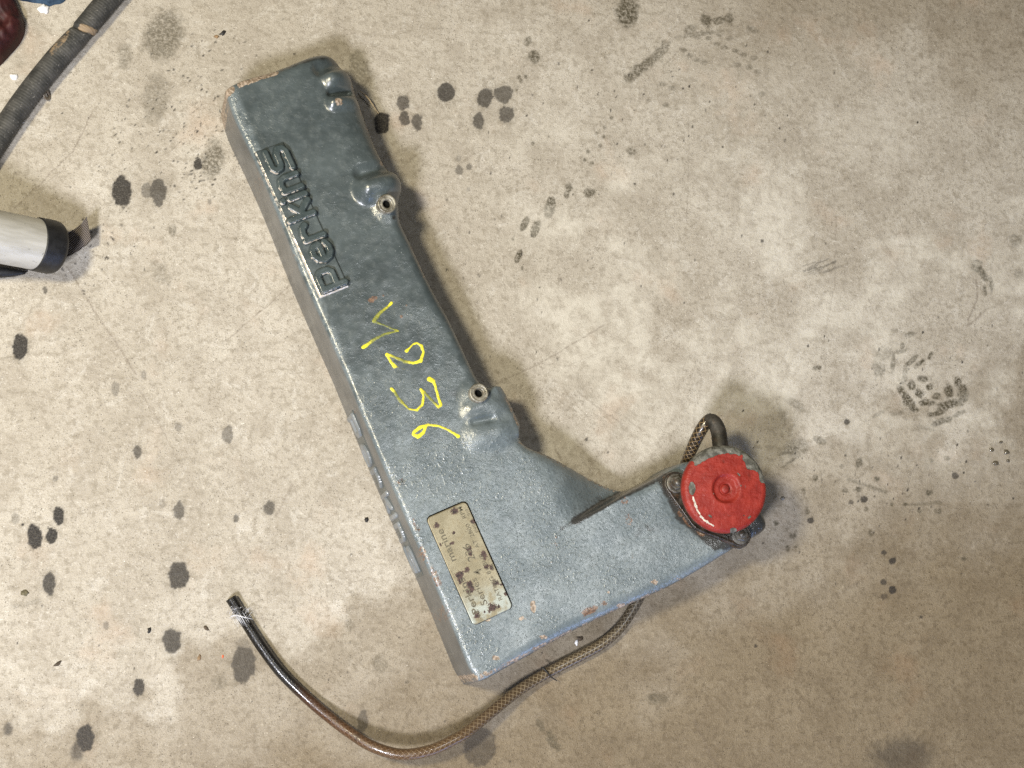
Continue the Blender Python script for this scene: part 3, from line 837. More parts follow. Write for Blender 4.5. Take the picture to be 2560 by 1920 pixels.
def build_body(parent):
    rings = [0.0] + [DRAFT + k for k in (0, .2, .6, 1.2, 2.0, 3.0, 4.2, 5.6, 7.2, 8.9)] + [12.0]
    pts = [OUTL]
    for d in rings[1:]:
        q = resample(OUTL, 1.6) if d < 6 else resample(OUTL, 1.9)
        nn = normals_of(q)
        p = q - nn * d
        dd, ins = poly_dist(p)
        p = p[ins & (dd > d * .985)]
        # drop near duplicates in tight corners
        keep = np.ones(len(p), bool)
        last = None
        for i in range(len(p)):
            if last is not None and np.hypot(*(p[i] - last)) < .55:
                keep[i] = False
            else:
                last = p[i]
        pts.append(p[keep])
    lo, hi = OUTL.min(0), OUTL.max(0)
    st = 1.6
    gx, gy = np.meshgrid(np.arange(lo[0], hi[0], st), np.arange(lo[1], hi[1], st * .866), indexing='ij')
    gx = gx + (np.arange(gx.shape[1]) % 2)[None] * st / 2
    g = np.stack([gx.ravel(), gy.ravel()], -1)
    g = g + rng.uniform(-.12, .12, g.shape)
    d, ins = poly_dist(g)
    g = g[ins & (d > 13.0)]
    P = np.vstack(pts + [g])
    n0 = len(OUTL)
    edges = [(i, (i + 1) % n0) for i in range(n0)]
    res = mgeo.delaunay_2d_cdt([Vector(p) for p in P], edges, [], 1, 1e-5)
    V2 = np.array([list(v) for v in res[0]]); F = res[2]
    d, _ = poly_dist(V2)
    X, Y = V2[:, 0] * MM, V2[:, 1] * MM
    px, py = proj(X, Y, ZT)
    # fillet radius: tighter on the long lettered edge, broad elsewhere
    s = side_of(px, py, (600, 330), (1165, 1700))
    r = 5.0 + 6.0 * sstep(50, 140, -s)
    r = r * (1 - .80 * sstep(1222, 1240, px) * sstep(1322, 1306, px) * sstep(952, 964, py) * sstep(1096, 1080, py))
    t = np.clip((d - DRAFT) / r, 0, 1)
    prof = np.where(d < DRAFT, (HT - r) * d / DRAFT, HT - r + r * np.sqrt(np.clip(1 - (1 - t) ** 2, 0, 1)))
    f = features(px, py)
    # underside edge of the arm stands clear of the floor
    lift = 13.0 * sstep(1390, 1470, px + (1500 - py) * .25)
    top = prof * (1 + f / HT)
    z = lift + top * (HT - lift) / HT
    n1 = fbm(px / 20, py / 20, 41, 3)
    # --- wear and painted shade masks
    chip = np.zeros_like(px); grime_shade = np.zeros_like(px); rust = np.zeros_like(px)

    def blob(A, x, y, rx, ry, v, rot=0.0):
        c, s_ = math.cos(math.radians(rot)), math.sin(math.radians(rot))
        u, w = (px - x) * c + (py - y) * s_, -(px - x) * s_ + (py - y) * c
        np.maximum(A, v * sstep(1.35, .55, np.hypot(u / rx, w / ry)), out=A)

    def streak(A, a, b, wd, v):
        dd, _ = seg_dist(px, py, a, b)
        np.maximum(A, v * sstep(wd * 1.3, wd * .4, dd), out=A)
    streak(chip, (555, 238), (575, 225), 15, .85); streak(chip, (600, 212), (690, 180), 10, .72); streak(chip, (558, 240), (566, 262), 9, .7)
    for b in [(857, 152, 6, 5, .9), (846, 258, 13, 12, .62), (958, 398, 6, 9, .8), (1332, 1517, 9, 18, .74), (1306, 1547, 12, 8, .6), (1219, 1549, 10, 6, .7), (1240, 1645, 13, 9, .62),
              (1358, 1593, 14, 8, .66), (1555, 1513, 14, 7, .74), (1636, 1455, 12, 8, .66), (1182, 1690, 18, 8, .60), (1210, 1682, 12, 7, .55), (1520, 1480, 5, 5, .5), (1450, 1392, 5, 4, .45),
              (1290, 1652, 16, 4, .7), (1345, 1620, 20, 4, .66), (1425, 1580, 14, 4, .55), (1700, 1447, 10, 4, .6), (1060, 690, 4, 6, .5), (1213, 1290, 5, 4, .3), (1579, 1388, 6, 14, .52), (1728, 1308, 10, 6, .66, 42), (1752, 1332, 9, 5, .64, 42)]:
        blob(chip, *b)
    for b in [(931, 749, 15, 8, .78, -28), (958, 740, 6, 5, .6), (1003, 793, 5, 6, .7), (1016, 765, 7, 7, .4), (1474, 1527, 26, 11, .75, -28), (1509, 1509, 11, 9, .7), (1722, 1304, 20, 11, 1.0, 42), (1750, 1329, 16, 9, 1.0, 42), (1700, 1285, 10, 8, .8, 42),
              (1562, 1252, 14, 10, .58, -28), (1570, 1300, 12, 22, .5), (1385, 1353, 12, 20, .42), (1375, 1410, 12, 5, .5, -35), (1060, 1385, 10, 30, .55, -22), (1088, 1440, 12, 40, .55, -22), (1040, 1315, 9, 24, .5, -22),
              (1000, 1205, 14, 14, .42), (1120, 1530, 14, 30, .45, -22), (890, 1020, 8, 6, .6), (715, 560, 6, 30, .4, -22), (740, 640, 6, 30, .4, -22), (650, 440, 5, 40, .38, -22), (1250, 1500, 50, 24, .30, -28), (1440, 1680, 9, 5, .3)]:
        blob(rust, *b)
    streak(chip, (1268, 990), (1296, 1060), 6, .56); streak(chip, (1030, 615), (1062, 685), 5, .52); streak(chip, (1300, 1105), (1420, 1160), 5, .50); streak(chip, (880, 180), (930, 330), 5, .50)
    streak(chip, (1480, 1186), (1560, 1216), 5, .5); streak(chip, (1190, 1700), (1400, 1592), 7, .53); streak(chip, (1400, 1592), (1660, 1470), 6, .50)
    streak(grime_shade, (1655, 1200), (1700, 1290), 16, .70); streak(grime_shade, (1700, 1290), (1790, 1362), 18, .78); streak(grime_shade, (1790, 1362), (1850, 1362), 16, .72)
    streak(grime_shade, (1404, 1322), (1450, 1296), 8, .52); streak(grime_shade, (1440, 1301), (1510, 1260), 13, .85); streak(grime_shade, (1500, 1266), (1590, 1218), 13, .85); streak(grime_shade, (1550, 1240), (1600, 1216), 13, .72); streak(grime_shade, (1600, 1216), (1660, 1186), 13, .72)  # shade of the crease and the arm's upper edge, painted dark
    streak(grime_shade, (700, 172), (830, 128), 9, .52); streak(grime_shade, (830, 128), (868, 160), 12, .5)
    streak(grime_shade, (1890, 1290), (1915, 1315), 44, .85)
    streak(grime_shade, (1450, 1280), (1575, 1216), 26, .33); blob(grime_shade, 1135, 985, 16, 12, .45); blob(grime_shade, 1005, 1205, 14, 12, .42); blob(grime_shade, 1470, 1528, 26, 12, .5); blob(grime_shade, 1010, 770, 8, 8, .4); blob(grime_shade, 1620, 1330, 40, 30, .34); blob(grime_shade, 1095, 1590, 30, 60, .26); blob(grime_shade, 985, 545, 8, 8, .6)  # first streak is painted shade on the web; the blobs are dirt
    yy = py + (px - 1000) * .12
    worn = sstep(760, 1330, yy + (n1 - .5) * 260) * .95 + .10 * sstep(.5, .62, n1)  # also carries the sheen painted on the lower half
    # rubbed long edge
    e = sstep(4, 10, np.abs(s)) * 0
    worn = np.maximum(worn, .75 * sstep(26, 12, np.abs(-s - 12)) * sstep(.30, .5, n1) * (d < 14))
    V = np.stack([X, Y, z * MM + .0006], -1)
    return new_mesh('cover_body', V, F, M_PAINT, parent, True, {'chip': chip, 'grime_shade': grime_shade, 'rust': rust, 'worn': worn * np.clip((d - DRAFT) / 1.2, 0, 1), 'wall': sstep(DRAFT + 1.3, DRAFT + .3, d) * sstep(60, 20, np.abs(s))})


cover = empty('rocker_cover', at(1150, 1000, 0))
tag(cover, 'L shaped grey green cast engine cover with red cap and hose on the concrete', 'engine cover')
body = build_body(cover)


def frame_from_px(o, u_to, v_to, z):
    """frame on the plane of height z with its axes along two photo directions"""
    O = np.array(at(*o, z)); U = np.array(at(*u_to, z)) - O; V = np.array(at(*v_to, z)) - O
    lu, lv = np.linalg.norm(U), np.linalg.norm(V)
    U = U / lu; N = np.array([0, 0, 1.0])
    V = V - U * np.dot(U, V); V /= np.linalg.norm(V)
    return (O, U, V, N), lu * 1000, lv * 1000


# ------------------------------------------------------------------ raised wordmark
WORD = {
    'p': [[(3.0, 2.2), (3.0, 23)], [(3, 23), (16, 23), (19.5, 20), (19.5, 13), (16.5, 9.6), (3, 9.6)]],
    'e': [[(29.5, 10.6), (44.5, 10.6), (43.5, 15), (40, 18), (35.5, 18.2), (31, 15.6), (28.8, 10.6), (30.5, 5.4), (35, 2.7), (40, 2.6), (44.5, 4.4)]],
    'r': [[(51.5, 2.4), (51.5, 19)], [(51.5, 17.5), (58, 19.2), (63, 18), (65.5, 14.5)]],
    'k': [[(74, 2.4), (74, 25)], [(74.5, 10), (86, 19)], [(78.5, 12.5), (87, 2.6)]],
    'i': [[(93.3, 2.4), (93.3, 16.5)], [(93.3, 23.2), (93.3, 23.6)]],
    'n': [[(101, 2.4), (101, 19)], [(101, 17.5), (107, 19.4), (112, 18), (113.8, 14), (113.8, 2.4)]],
    's': [[(142, 20), (126, 20), (122.4, 17), (123.5, 13), (127, 11.6), (137, 11.2), (141.6, 8.5), (141, 4.6), (137, 2.6), (121, 2.6)]],
}


def strokes_fn(strokes, hw):
    def fn(u, v):
        d = np.full(u.shape, 1e9)
        for st in strokes:
            for a, b in zip(st[:-1], st[1:]):
                d = np.minimum(d, seg_dist(u, v, a, b)[0])
        return d - hw
    return fn


def box_fn(u0, v0, u1, v1, r=1.0):
    def fn(u, v):
        dx = np.abs(u - (u0 + u1) / 2) - (u1 - u0) / 2 + r
        dy = np.abs(v - (v0 + v1) / 2) - (v1 - v0) / 2 + r
        return np.hypot(np.maximum(dx, 0), np.maximum(dy, 0)) + np.minimum(np.maximum(dx, dy), 0) - r
    return fn


fr, lu, lv = frame_from_px((870, 713), (708, 356), (800, 746), ZT)
KU = lu / 147.0; KV = lv / 28.0
fr = (fr[0], fr[1], fr[2], fr[3])


def bare_panel(u, v, s, h):
    b = np.maximum(.74 * sstep(2.4, .5, np.abs(v - lv + .3)) * (0.72 + .28 * sstep(80, 10, u)), .76 * sstep(2.4, .6, np.abs(u + 1.2)))
    return {'bare_glint': np.clip(b, 0, 1)}


panel = sdf_relief('lettering_panel', box_fn(-2.2, -.4, lu + .5, lv + .6, 1.2), (-4, -2, lu + 3, lv + 2.5), .6, 2.6, 1.6, fr, M_PANEL, cover, bare_panel, base=0, sink=1.2)
for ch, st in WORD.items():
    st2 = [[(x * KU, y * KV) for x, y in s] for s in st]
    xs_ = [x for s in st2 for x, _ in s]; ys_ = [y for s in st2 for _, y in s]
    lf = strokes_fn(st2, 3.55)

    def worn_lit_edge(u, v, s, h, lf=lf):
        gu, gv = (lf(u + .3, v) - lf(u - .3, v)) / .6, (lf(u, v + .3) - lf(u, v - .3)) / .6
        return {'bare_glint': .62 * sstep(.25, .8, -gu * .70 + gv * .62) * sstep(1.1, .2, np.abs(s + .75))}  # bevels facing the light brightened: wear plus painted reflection
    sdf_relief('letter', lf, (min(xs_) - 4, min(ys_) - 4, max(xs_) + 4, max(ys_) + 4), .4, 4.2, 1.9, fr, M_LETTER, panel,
               worn_lit_edge, base=2.5, sink=.4)

# the same wordmark cast on the long side wall, seen almost edge-on
pa, pb = np.array(at(868, 1046, 0)), np.array(at(1040, 1445, 0))
U = (pb - pa); L_side = np.linalg.norm(U) * 1000; U /= np.linalg.norm(U)
inn = np.array([-U[1], U[0], 0.0])
if np.dot(inn, np.array(at(1150, 1300, 0)) - pa) < 0:
    inn = -inn
hw_ = HT - 5.0
Vw = np.array([0, 0, hw_]) + inn * DRAFT; Vw /= np.linalg.norm(Vw)
Nw = np.cross(U, Vw); Nw /= np.linalg.norm(Nw)
if np.dot(Nw, inn) > 0:
    Nw = -Nw
frs = (pa + Vw * .006 + Nw * .0001, U, Vw, Nw)
ks = L_side / 147.0
side = sdf_relief('side_lettering', box_fn(-1, 1, L_side + 1, 28.5 * ks, 1.0), (-4, -1, L_side + 4, 31 * ks), .9, .5, .8, frs, M_PLAIN, cover, None, 0, .6)
for ch, st in WORD.items():
    st2 = [[(x * ks, (y + 2) * ks) for x, y in s] for s in st]
    xs_ = [x for s in st2 for x, _ in s]; ys_ = [y for s in st2 for _, y in s]
    sdf_relief('letter', strokes_fn(st2, 2.5), (min(xs_) - 4, min(ys_) - 4, max(xs_) + 4, max(ys_) + 4), .55, 2.0, .9, frs, M_SIDE_LIT, side, None, .45, .4)


# ------------------------------------------------------------------ yellow paint-pen marks
def surf_h(px, py):
    return features(np.asarray(px, float), np.asarray(py, float))


def paint_mark(pts):
    P = [(760 + x / 3.456, 680 + y / 3.456, b, r / 3.456 * .95) for x, y, b, r in pts]
    x0, x1 = min(p[0] - p[3] for p in P) - 3, max(p[0] + p[3] for p in P) + 3
    y0, y1 = min(p[1] - p[3] for p in P) - 3, max(p[1] + p[3] for p in P) + 3
    O = np.array(at(x0, y1, ZT)); X1 = np.array(at(x1, y1, ZT)); Y1 = np.array(at(x0, y0, ZT))
    w = np.linalg.norm(X1 - O) * 1000; h = np.linalg.norm(Y1 - O) * 1000
    U, V = (X1 - O) / np.linalg.norm(X1 - O), (Y1 - O) / np.linalg.norm(Y1 - O)
    mm = 1000 * np.linalg.norm(X1 - O) / (x1 - x0)
    Q = []
    for x, y, b, r in P:
        q = np.array(at(x, y, ZT)) - O
        Q.append((np.dot(q, U) * 1000, np.dot(q, V) * 1000, b, r * mm))

    def field(u, v):
        best = np.full(u.shape, 1e9); cov = np.zeros(u.shape)
        wob = (vnoise(u / 1.6 + 31, v / 1.6 + 7, 77) - .5) * .55
        for a, b in zip(Q[:-1], Q[1:]):
            d, t = seg_dist(u, v, a[:2], b[:2])
            s = d - (a[3] * (1 - t) + b[3] * t) - wob
            cov = np.where(s < best, a[2] * (1 - t) + b[2] * t, cov)
            best = np.minimum(best, s)
        return best, cov

    def hfn(u, v):
        W = O[None, None] + (u[..., None] * U + v[..., None] * V) * MM
        a, b = proj(W[..., 0], W[..., 1], ZT)
        return surf_h(a, b) + .6
    sdf_relief('paint_mark', lambda u, v: field(u, v)[0], (0, 0, w, h), .45, .35, .7, (O, U, V, np.array([0, 0, 1.0])), M_YELLOW, cover,
               lambda u, v, s, hh: {'cover': field(u, v)[1] * .8 + .2 * np.clip(-s / .8, 0, 1)}, 0, .5, hfn)


paint_mark([(745, 275, 1, 15), (720, 300, .7, 13), (640, 365, .42, 18), (595, 430, .38, 21), (640, 450, .28, 12), (700, 475, .25, 10), (755, 500, .3, 11), (810, 520, .55, 11), (690, 545, .25, 14), (600, 590, .38, 16), (545, 630, .7, 18), (512, 652, 1, 20)])
paint_mark([(880, 690, 1, 19), (905, 665, .9, 10), (935, 632, .85, 10), (968, 622, 1, 10), (1008, 650, 1, 16), (1026, 705, 1, 13), (1005, 780, 1, 18), (945, 797, .95, 13), (860, 778, .38, 18), (770, 735, .5, 14), (712, 715, 1, 18), (728, 750, 1, 14), (748, 780, 1, 13), (780, 820, 1, 21), (810, 826, 1, 4), (905, 862, .9, 1.6)])
paint_mark([(1075, 935, 1, 26), (1112, 955, 1, 18), (1128, 1000, 1, 13), (1150, 1075, 1, 14), (1180, 1165, 1, 16), (1160, 1180, .9, 13), (1110, 1130, .28, 14), (1045, 1062, .3, 14), (1003, 1022, 1, 14), (1028, 1080, 1, 12), (1022, 1155, 1, 14), (972, 1203, 1, 12), (905, 1190, .62, 11), (820, 1110, .35, 17), (780, 1045, .4, 15), (752, 1010, 1, 16)])
paint_mark([(1330, 1430, 1, 18), (1300, 1408, 1, 13), (1245, 1375, .9, 11), (1160, 1338, .9, 11), (1070, 1325, 1, 14), (1000, 1345, 1, 18), (945, 1388, 1, 16), (938, 1405, 1, 14), (985, 1425, 1, 21), (1030, 1392, 1, 17), (1046, 1350, 1, 15)])


# ------------------------------------------------------------------ nameplate
def build_plate():
    fr, lu, lv = frame_from_px((1283, 1520), (1164, 1252), (1184, 1569), ZT + .0006)
    O, U, V, N = fr
    shape = box_fn(0, 0, lu, lv, 4.2)
    spots = [((1135, 1280), 5.0, 5.6), ((1090, 1313), 4.4, 4.0), ((1132, 1333), 2.4, 3.4), ((1128, 1359), 2.8, 3.8), ((1172, 1374), 4.6, 5.0), ((1175, 1385), 3, 4), ((1208, 1387), 6.4, 4.4), ((1214, 1417), 3.2, 4.0), ((1228, 1419), 4.6, 3.2),
             ((1167, 1426), 4.6, 4.2), ((1148, 1438), 6.0, 6.2), ((1152, 1450), 4, 4), ((1176, 1465), 7.0, 4.6), ((1174, 1478), 3.4, 5.2), ((1238, 1457), 4.4, 5.0), ((1255, 1461), 2.6, 4.6), ((1227, 1519), 7.0, 7.0), ((1191, 1537), 5.0, 4.6),
             ((1246, 1517), 2.6, 2.2), ((1182, 1304), 3.6, 4.6), ((1188, 1302), 3, 3), ((1100, 1362), 3.0, 2.0), ((1210, 1530), 2.2, 2.0), ((1150, 1459), 3, 2), ((1263, 1485), 3, 3)]
    S = []
    for (x, y), a, b in spots:
        q = np.array(at(x, y, ZT)) - O
        S.append((np.dot(q, U) * 1000, np.dot(q, V) * 1000, a * .36 * 1.6, b * .36 * 1.6))

    def attrs(u, v, s, h):
        r = np.zeros_like(u)
        for a, b, rx, ry in S:
            r = np.maximum(r, .86 * sstep(1.9, .2, np.hypot((u - a) / rx, (v - b) / ry)))
        pale = sstep(34, 8, u) * .75
        return {'rust': r, 'pale': pale}

    def hfn(u, v):
        return 0 * u
    pl = sdf_relief('nameplate', shape, (-1, -1, lu + 1, lv + 1), .5, 1.5, .5, fr, M_PLATE, cover, attrs, 0, 1.6)
    sdf_relief('plate_shade_rim', box_fn(-.1, -.75, lu + .75, lv + .1, 4.6), (-1.5, -2, lu + 2, lv + 1.5), .45, .9, .3, fr, M_SHADE, pl, None, 0, 1.0)  # dark rim added to draw the shaded upper right edge of the plate
    zt = 1.56

    def text(body, x, y, size, bold=0.0, sx=1.0):
        cu = bpy.data.curves.new('plate_text', 'FONT')
        cu.body = body; cu.size = size * MM; cu.offset = bold * MM; cu.extrude = .00002
        cu.resolution_u = 3
        tmp = bpy.data.objects.new('tmp', cu); COL.objects.link(tmp)
        dg = bpy.context.evaluated_depsgraph_get(); dg.update()
        me = bpy.data.meshes.new_from_object(tmp.evaluated_get(dg))
        bpy.data.objects.remove(tmp)
        me.materials.clear(); me.materials.append(M_INK)
        M = Matrix(((*U, 0), (*V, 0), (*N, 0), (0, 0, 0, 1))).transposed()
        p = O + (U * x + V * y + N * zt) * MM
        me.transform(Matrix.Translation(p) @ M @ Matrix.Diagonal((sx, 1, 1, 1)))
        o = bpy.data.objects.new('plate_text', me); COL.objects.link(o)
        o.parent = pl; o.matrix_parent_inverse = pl.matrix_world.inverted()
        return o
    text('Perkins', 8, lv - 9.6, 8.6, .10, 1.30); text('marine', lu - 43, lv - 9.6, 8.6, .10, 1.24)
    text('Series', 12, lv - 19.0, 8.2, .05, 1.25)
    text('4', 37, lv - 25.6, 10.5, .03); text('236', 50, lv - 25.0, 9.4, .03, 1.1)
    text('RATING', 10, 5.6, 5.0, .04, 1.2); text('81 BHP', 34, 5.6, 5.0, .04, 1.2); text('AT', 58, 5.6, 5.0, .04, 1.2); text('2800', 68, 5.6, 5.2, .04, 1.2); text('RPM', 85, 5.6, 5.0, .04, 1.2)
    text('No.', 36, 1.3, 3.4, .03, 1.1); text('ENG', 70, 1.3, 3.4, .03, 1.2); text('010', 86, 1.6, 3.4, .03, 1.2)
    text('O O', 1.6, lv - 9.5, 3.2, .02, 1)


build_plate()

# ------------------------------------------------------------------ bolt sleeves
for (x, y), tx in (((966, 511), 0.0), ((1196, 984), 0.0)):
    h0 = float(surf_h([x], [y])[0])
    p = at(x, y, ZT + (h0 + 3) * MM)
    ax = (0.10, -0.10, 1) if x < 1000 else (0.02, 0.04, 1)
    sl = lathe('bolt_sleeve', [(8.4, -7), (8.4, 2.2), (8.0, 2.8), (6.6, 3.2), (6.3, 2.5), (5.6, 2.9), (4.2, 2.8), (3.6, 2.2), (3.5, -6)], p, M_SLEEVE, cover, 40, ax, None, True, False)
    lathe('bore', [(3.55, -1.8), (0.01, -1.8)], p, M_SHADE, sl, 24, ax, None, True, True)  # black disc: the darkness down the hole put into its colour

# ------------------------------------------------------------------ breather: flange, bolts, body, cap, outlet
bA, bB = np.array(at(1690, 1208, ZT + .005)), np.array(at(1851, 1337, ZT + .005))
fO = (bA + bB) / 2; fU = (bB - bA); Lb = np.linalg.norm(fU) * 1000; fU /= np.linalg.norm(fU)
fV = np.cross([0, 0, 1], fU)
fO = np.array([fO[0], fO[1], ZT + .0004])


def flange_fn(u, v):
    # hull of two lobes and a middle disc
    d = np.full(u.shape, 1e9)
    for sgn in (-1, 1):
        for k in np.linspace(0, 1, 24):
            r = 21.5 * (1 - k) + 11.0 * k
            d = np.minimum(d, np.hypot(u - sgn * Lb / 2 * k, v) - r)
    return d


flange = sdf_relief('breather_flange', flange_fn, (-Lb / 2 - 13, -24, Lb / 2 + 13, 24), .7, 4.6, 1.2, (fO, fU, fV, np.array([0, 0, 1.0])), M_OILY, cover, None, 0, 2.5,
                    lambda u, v: .5 * (fbm(u / 4 + 9, v / 4 + 3, 91, 3) - .5) + np.where(flange_fn(u, v) < -2.6, -.9, 0))
hexa = lambda r, z: [(r * math.cos(a), r * math.sin(a), z) for a in np.linspace(0, 2 * math.pi, 6, endpoint=False)]
for p0, rot in ((bA, .3), (bB, .9)):
    base = Vector((p0[0], p0[1], ZT + .0042))
    vs = []; fs = []
    prof = [(6.2, 0), (6.2, 4.0), (5.4, 4.9), (3.3, 4.9)]
    for r, z in prof:
        for k in range(6):
            a = rot + k * math.pi / 3
            vs.append(base + Vector((r * math.cos(a), r * math.sin(a), z)) * MM)
    for i in range(3):
        for k in range(6):
            j = (k + 1) % 6
            fs.append((i * 6 + k, i * 6 + j, (i + 1) * 6 + j, (i + 1) * 6 + k))
    fs.append(tuple(18 + k for k in range(6)))
    nut = new_mesh('nut', vs, fs, M_BOLT, flange, False)
    lathe('washer', [(8.4, 0), (8.4, 1.1), (7.9, 1.4), (5.5, 1.4)], base, M_BOLT, flange, 32, None, None, True, False)
    lathe('stud', [(3.2, 0), (3.2, 7.0), (2.6, 7.8), (.01, 8.2)], base, M_BOLT, flange, 20)

ZC = 0.108
cc = at(1814, 1222, ZC)
CAPR = 34.5 * 1.09
body_c = Vector((cc.x, cc.y, ZT + .003))
lathe('breather_body', [(24, 0), (24, 2), (22.5, 3.5), (22.5, (ZC - ZT) * 1000 - 14), (27, (ZC - ZT) * 1000 - 10), (29, (ZC - ZT) * 1000 - 6)], body_c, M_OILY, cover, 48, None, None, True, True)


def cap_attrs(V):
    x, y = V[:, 0] / CAPR / MM, V[:, 1] / CAPR / MM
    r = np.hypot(x, y); a = np.degrees(np.arctan2(y, x)) % 360
    nz = (fbm(x * 7.3 + 20, y * 7.3 + 20, 63, 5) - .5)
    chip = np.zeros_like(r)
    # bare crescent along the upper rim
    lim = np.interp(a, [0, 8, 14, 24, 30, 42, 50, 62, 75, 95, 110, 125, 138, 146, 360], [1.2, 1.0, .93, .95, .86, .74, .80, .90, .86, .84, .83, .80, .84, 1.2, 1.2])
    chip = np.maximum(chip, sstep(-.04, .04, r - lim + .035 + nz * .16))

    def spot(ang, rr, ra, rt, v=1.0):
        cx, cy = rr * math.cos(math.radians(ang)), rr * math.sin(math.radians(ang))
        er, et = (math.cos(math.radians(ang)), math.sin(math.radians(ang))), (-math.sin(math.radians(ang)), math.cos(math.radians(ang)))
        u = (x - cx) * er[0] + (y - cy) * er[1]; w = (x - cx) * et[0] + (y - cy) * et[1]
        return v * sstep(1.35, .7, np.hypot(u / ra, w / rt) + nz * .8)
    for s in [(18, .91, .07, .12), (181, .79, .075, .14), (239, .73, .035, .05, .8), (281, .955, .06, .085), (312, .84, .022, .05, .75), (306, .72, .03, .03, .6), (12, .36, .025, .03, .6), (8, .46, .02, .05, .55), (48, .45, .03, .06, .5), (140, .88, .05, .08)]:
        chip = np.maximum(chip, spot(*s))
    rr = np.interp(a, [190, 205, 230, 258], [.80, .80, .865, .90])
    scrape = sstep(.040, .012, np.abs(r - rr + nz * .03)) * sstep(190, 200, a) * sstep(258, 246, a) * np.interp(a, [195, 205, 235, 250], [.9, 1, .8, .9])
    return {'chip': chip, 'scrape': scrape}


CAPS = 1.09
prof = [(30.5, -9.5), (33.6, -9.0), (34.5, -7.4), (34.5, -5.2), (34.2, -3.2), (33.4, -1.5), (32.0, -.4), (30.4, .1)]
for r in np.linspace(29.4, 12.8, 22):
    prof.append((r, .1 + 1.6 * (1 - ((r - 12.8) / 17.6)) ** 1.4))
prof += [(12.0, 1.7), (11.2, 1.3), (10.3, .2), (9.5, -.7), (8.8, -1.05), (7.6, -1.1), (6.2, -1.05), (5.2, -1.05), (4.7, -1.6), (4.2, -2.1), (3.8, -1.7), (3.5, -.6), (2.8, .3), (1.8, .7), (.8, .85), (.02, .9)]
lathe('filler_cap', [(r * CAPS, z) for r, z in prof], cc, M_CAP, cover, 180, (-0.02, -0.055, 1), cap_attrs)

# outlet stub that the breather hose is pushed on to
zo = ZT + .014
tube('outlet_tube', [at(1806, 1180, zo), at(1803, 1140, zo), at(1800, 1105, zo), at(1795, 1075, zo - .001), at(1783, 1054, zo - .003), at(1770, 1051, zo - .008)],
     [.0070, .0070, .0070, .0069, .0066, .0058], M_OUTLET, cover, 24, 1.0)

HP = [(577, 1495, 5.3), (615, 1556, 5.3), (656, 1619, 5.3), (702, 1680, 5.3), (760, 1738, 5.6), (815, 1786, 8), (873, 1830, 13), (931, 1866, 19), (1003, 1886, 24), (1075, 1876, 27), (1133, 1850, 26), (1170, 1828, 24), (1228, 1781, 19),
      (1300, 1724, 11), (1373, 1680, 6.5), (1445, 1643, 6), (1503, 1611, 6), (1549, 1570, 6), (1584, 1518, 6), (1606, 1470, 6), (1640, 1380, 6.5), (1676, 1280, 9), (1700, 1205, 20), (1716, 1155, 38), (1734, 1112, 52), (1752, 1076, 62), (1768, 1054, 66), (1782, 1046, 68)]
tube('breather_hose', [at(x, y, z * MM) for x, y, z in HP], [.0048] * 22 + [.0049, .0051, .0054, .0056, .0056, .0055][:len(HP) - 22], M_HOSE, cover, 28, 1.0, True, True, .55)

# ------------------------------------------------------------------ things along the left edge
# black rubber hose across the corner
RH = [(330, -70), (269, 2), (240, 37), (212, 70), (203, 81), (180, 106), (147, 142), (118, 177), (88, 214), (52, 262), (15, 316), (-30, 385), (-80, 460)]
rr = [10.4, 10.2, 10.2, 9.9, 9.2, 10.0, 10.3, 10.3, 10.2, 10.1, 10.0, 10, 10]
hose2 = tube('rubber_hose', [at(x, y, .0102) for x, y in RH], [r * MM for r in rr], M_RUBBER, None, 28, 1.2)
co = np.zeros(len(hose2.data.vertices) * 3); hose2.data.vertices.foreach_get('co', co); co = co.reshape(-1, 3)
hpx, hpy = proj(co[:, 0], co[:, 1], co[:, 2])
fray = np.maximum(.80 * sstep(15, 3, seg_dist(hpx, hpy, (204, 66), (236, 80))[0]), .55 * sstep(16, 4, seg_dist(hpx, hpy, (172, 82), (128, 132))[0]))
a_ = hose2.data.attributes.new('fray', 'FLOAT', 'POINT'); a_.data.foreach_set('value', fray.astype(np.float32))
# cut that stands open across the hose
dcut = side_of(hpx, hpy, (192, 60), (240, 79))
nrm_ = (fbm(hpx / 9, hpy / 9, 15, 2) - .5)
lift = np.where(co[:, 2] > .006, .0011 * sstep(8, 1, np.abs(dcut + nrm_ * 8)) - .0022 * sstep(7, 2, np.abs(dcut - 8 + nrm_ * 6)), 0)
co[:, 2] += lift
hose2.data.vertices.foreach_set('co', co.ravel().astype(np.float32)); hose2.data.update()
tag(hose2, 'thick worn black rubber hose lying across the top left corner of the floor', 'hose')

# grey metal leg with black rubber foot
M_ALU = NT('dull_grey_metal')
_n = M_ALU.noise(26, 5, .6, M_ALU.mapping((1, 6, 1), (0, 0, .2)))
_c = M_ALU.mix(M_ALU.rng(_n, .35, .65), (0.37, 0.355, 0.315), (0.47, 0.455, 0.415))
_c = M_ALU.mix(M_ALU.rng(M_ALU.noise(220, 4, .7), .66, .72, 0, .7), _c, (0.12, 0.115, 0.10))
M_ALU = M_ALU.set(_c, .46, .08, M_ALU.bump(_n, .15, .0006), .5)
M_FOOT = simple('black_rubber_foot', (0.009, 0.009, 0.0095), .5, 0, .5, 160, .25)
M_RIVET = simple('bright_rivet', (0.55, 0.54, 0.50), .35, .6, .15)
leg = empty('metal_leg', at(150, 625, 0))
tag(leg, 'round grey metal leg with a black rubber foot, reaching in from the left edge', 'leg')
e0 = np.array(at(150, 622, .0235)); e1 = np.array(at(-230, 548, .092))
ax = (e1 - e0) / np.linalg.norm(e1 - e0)
lt = lambda s: e0 + ax * s * MM
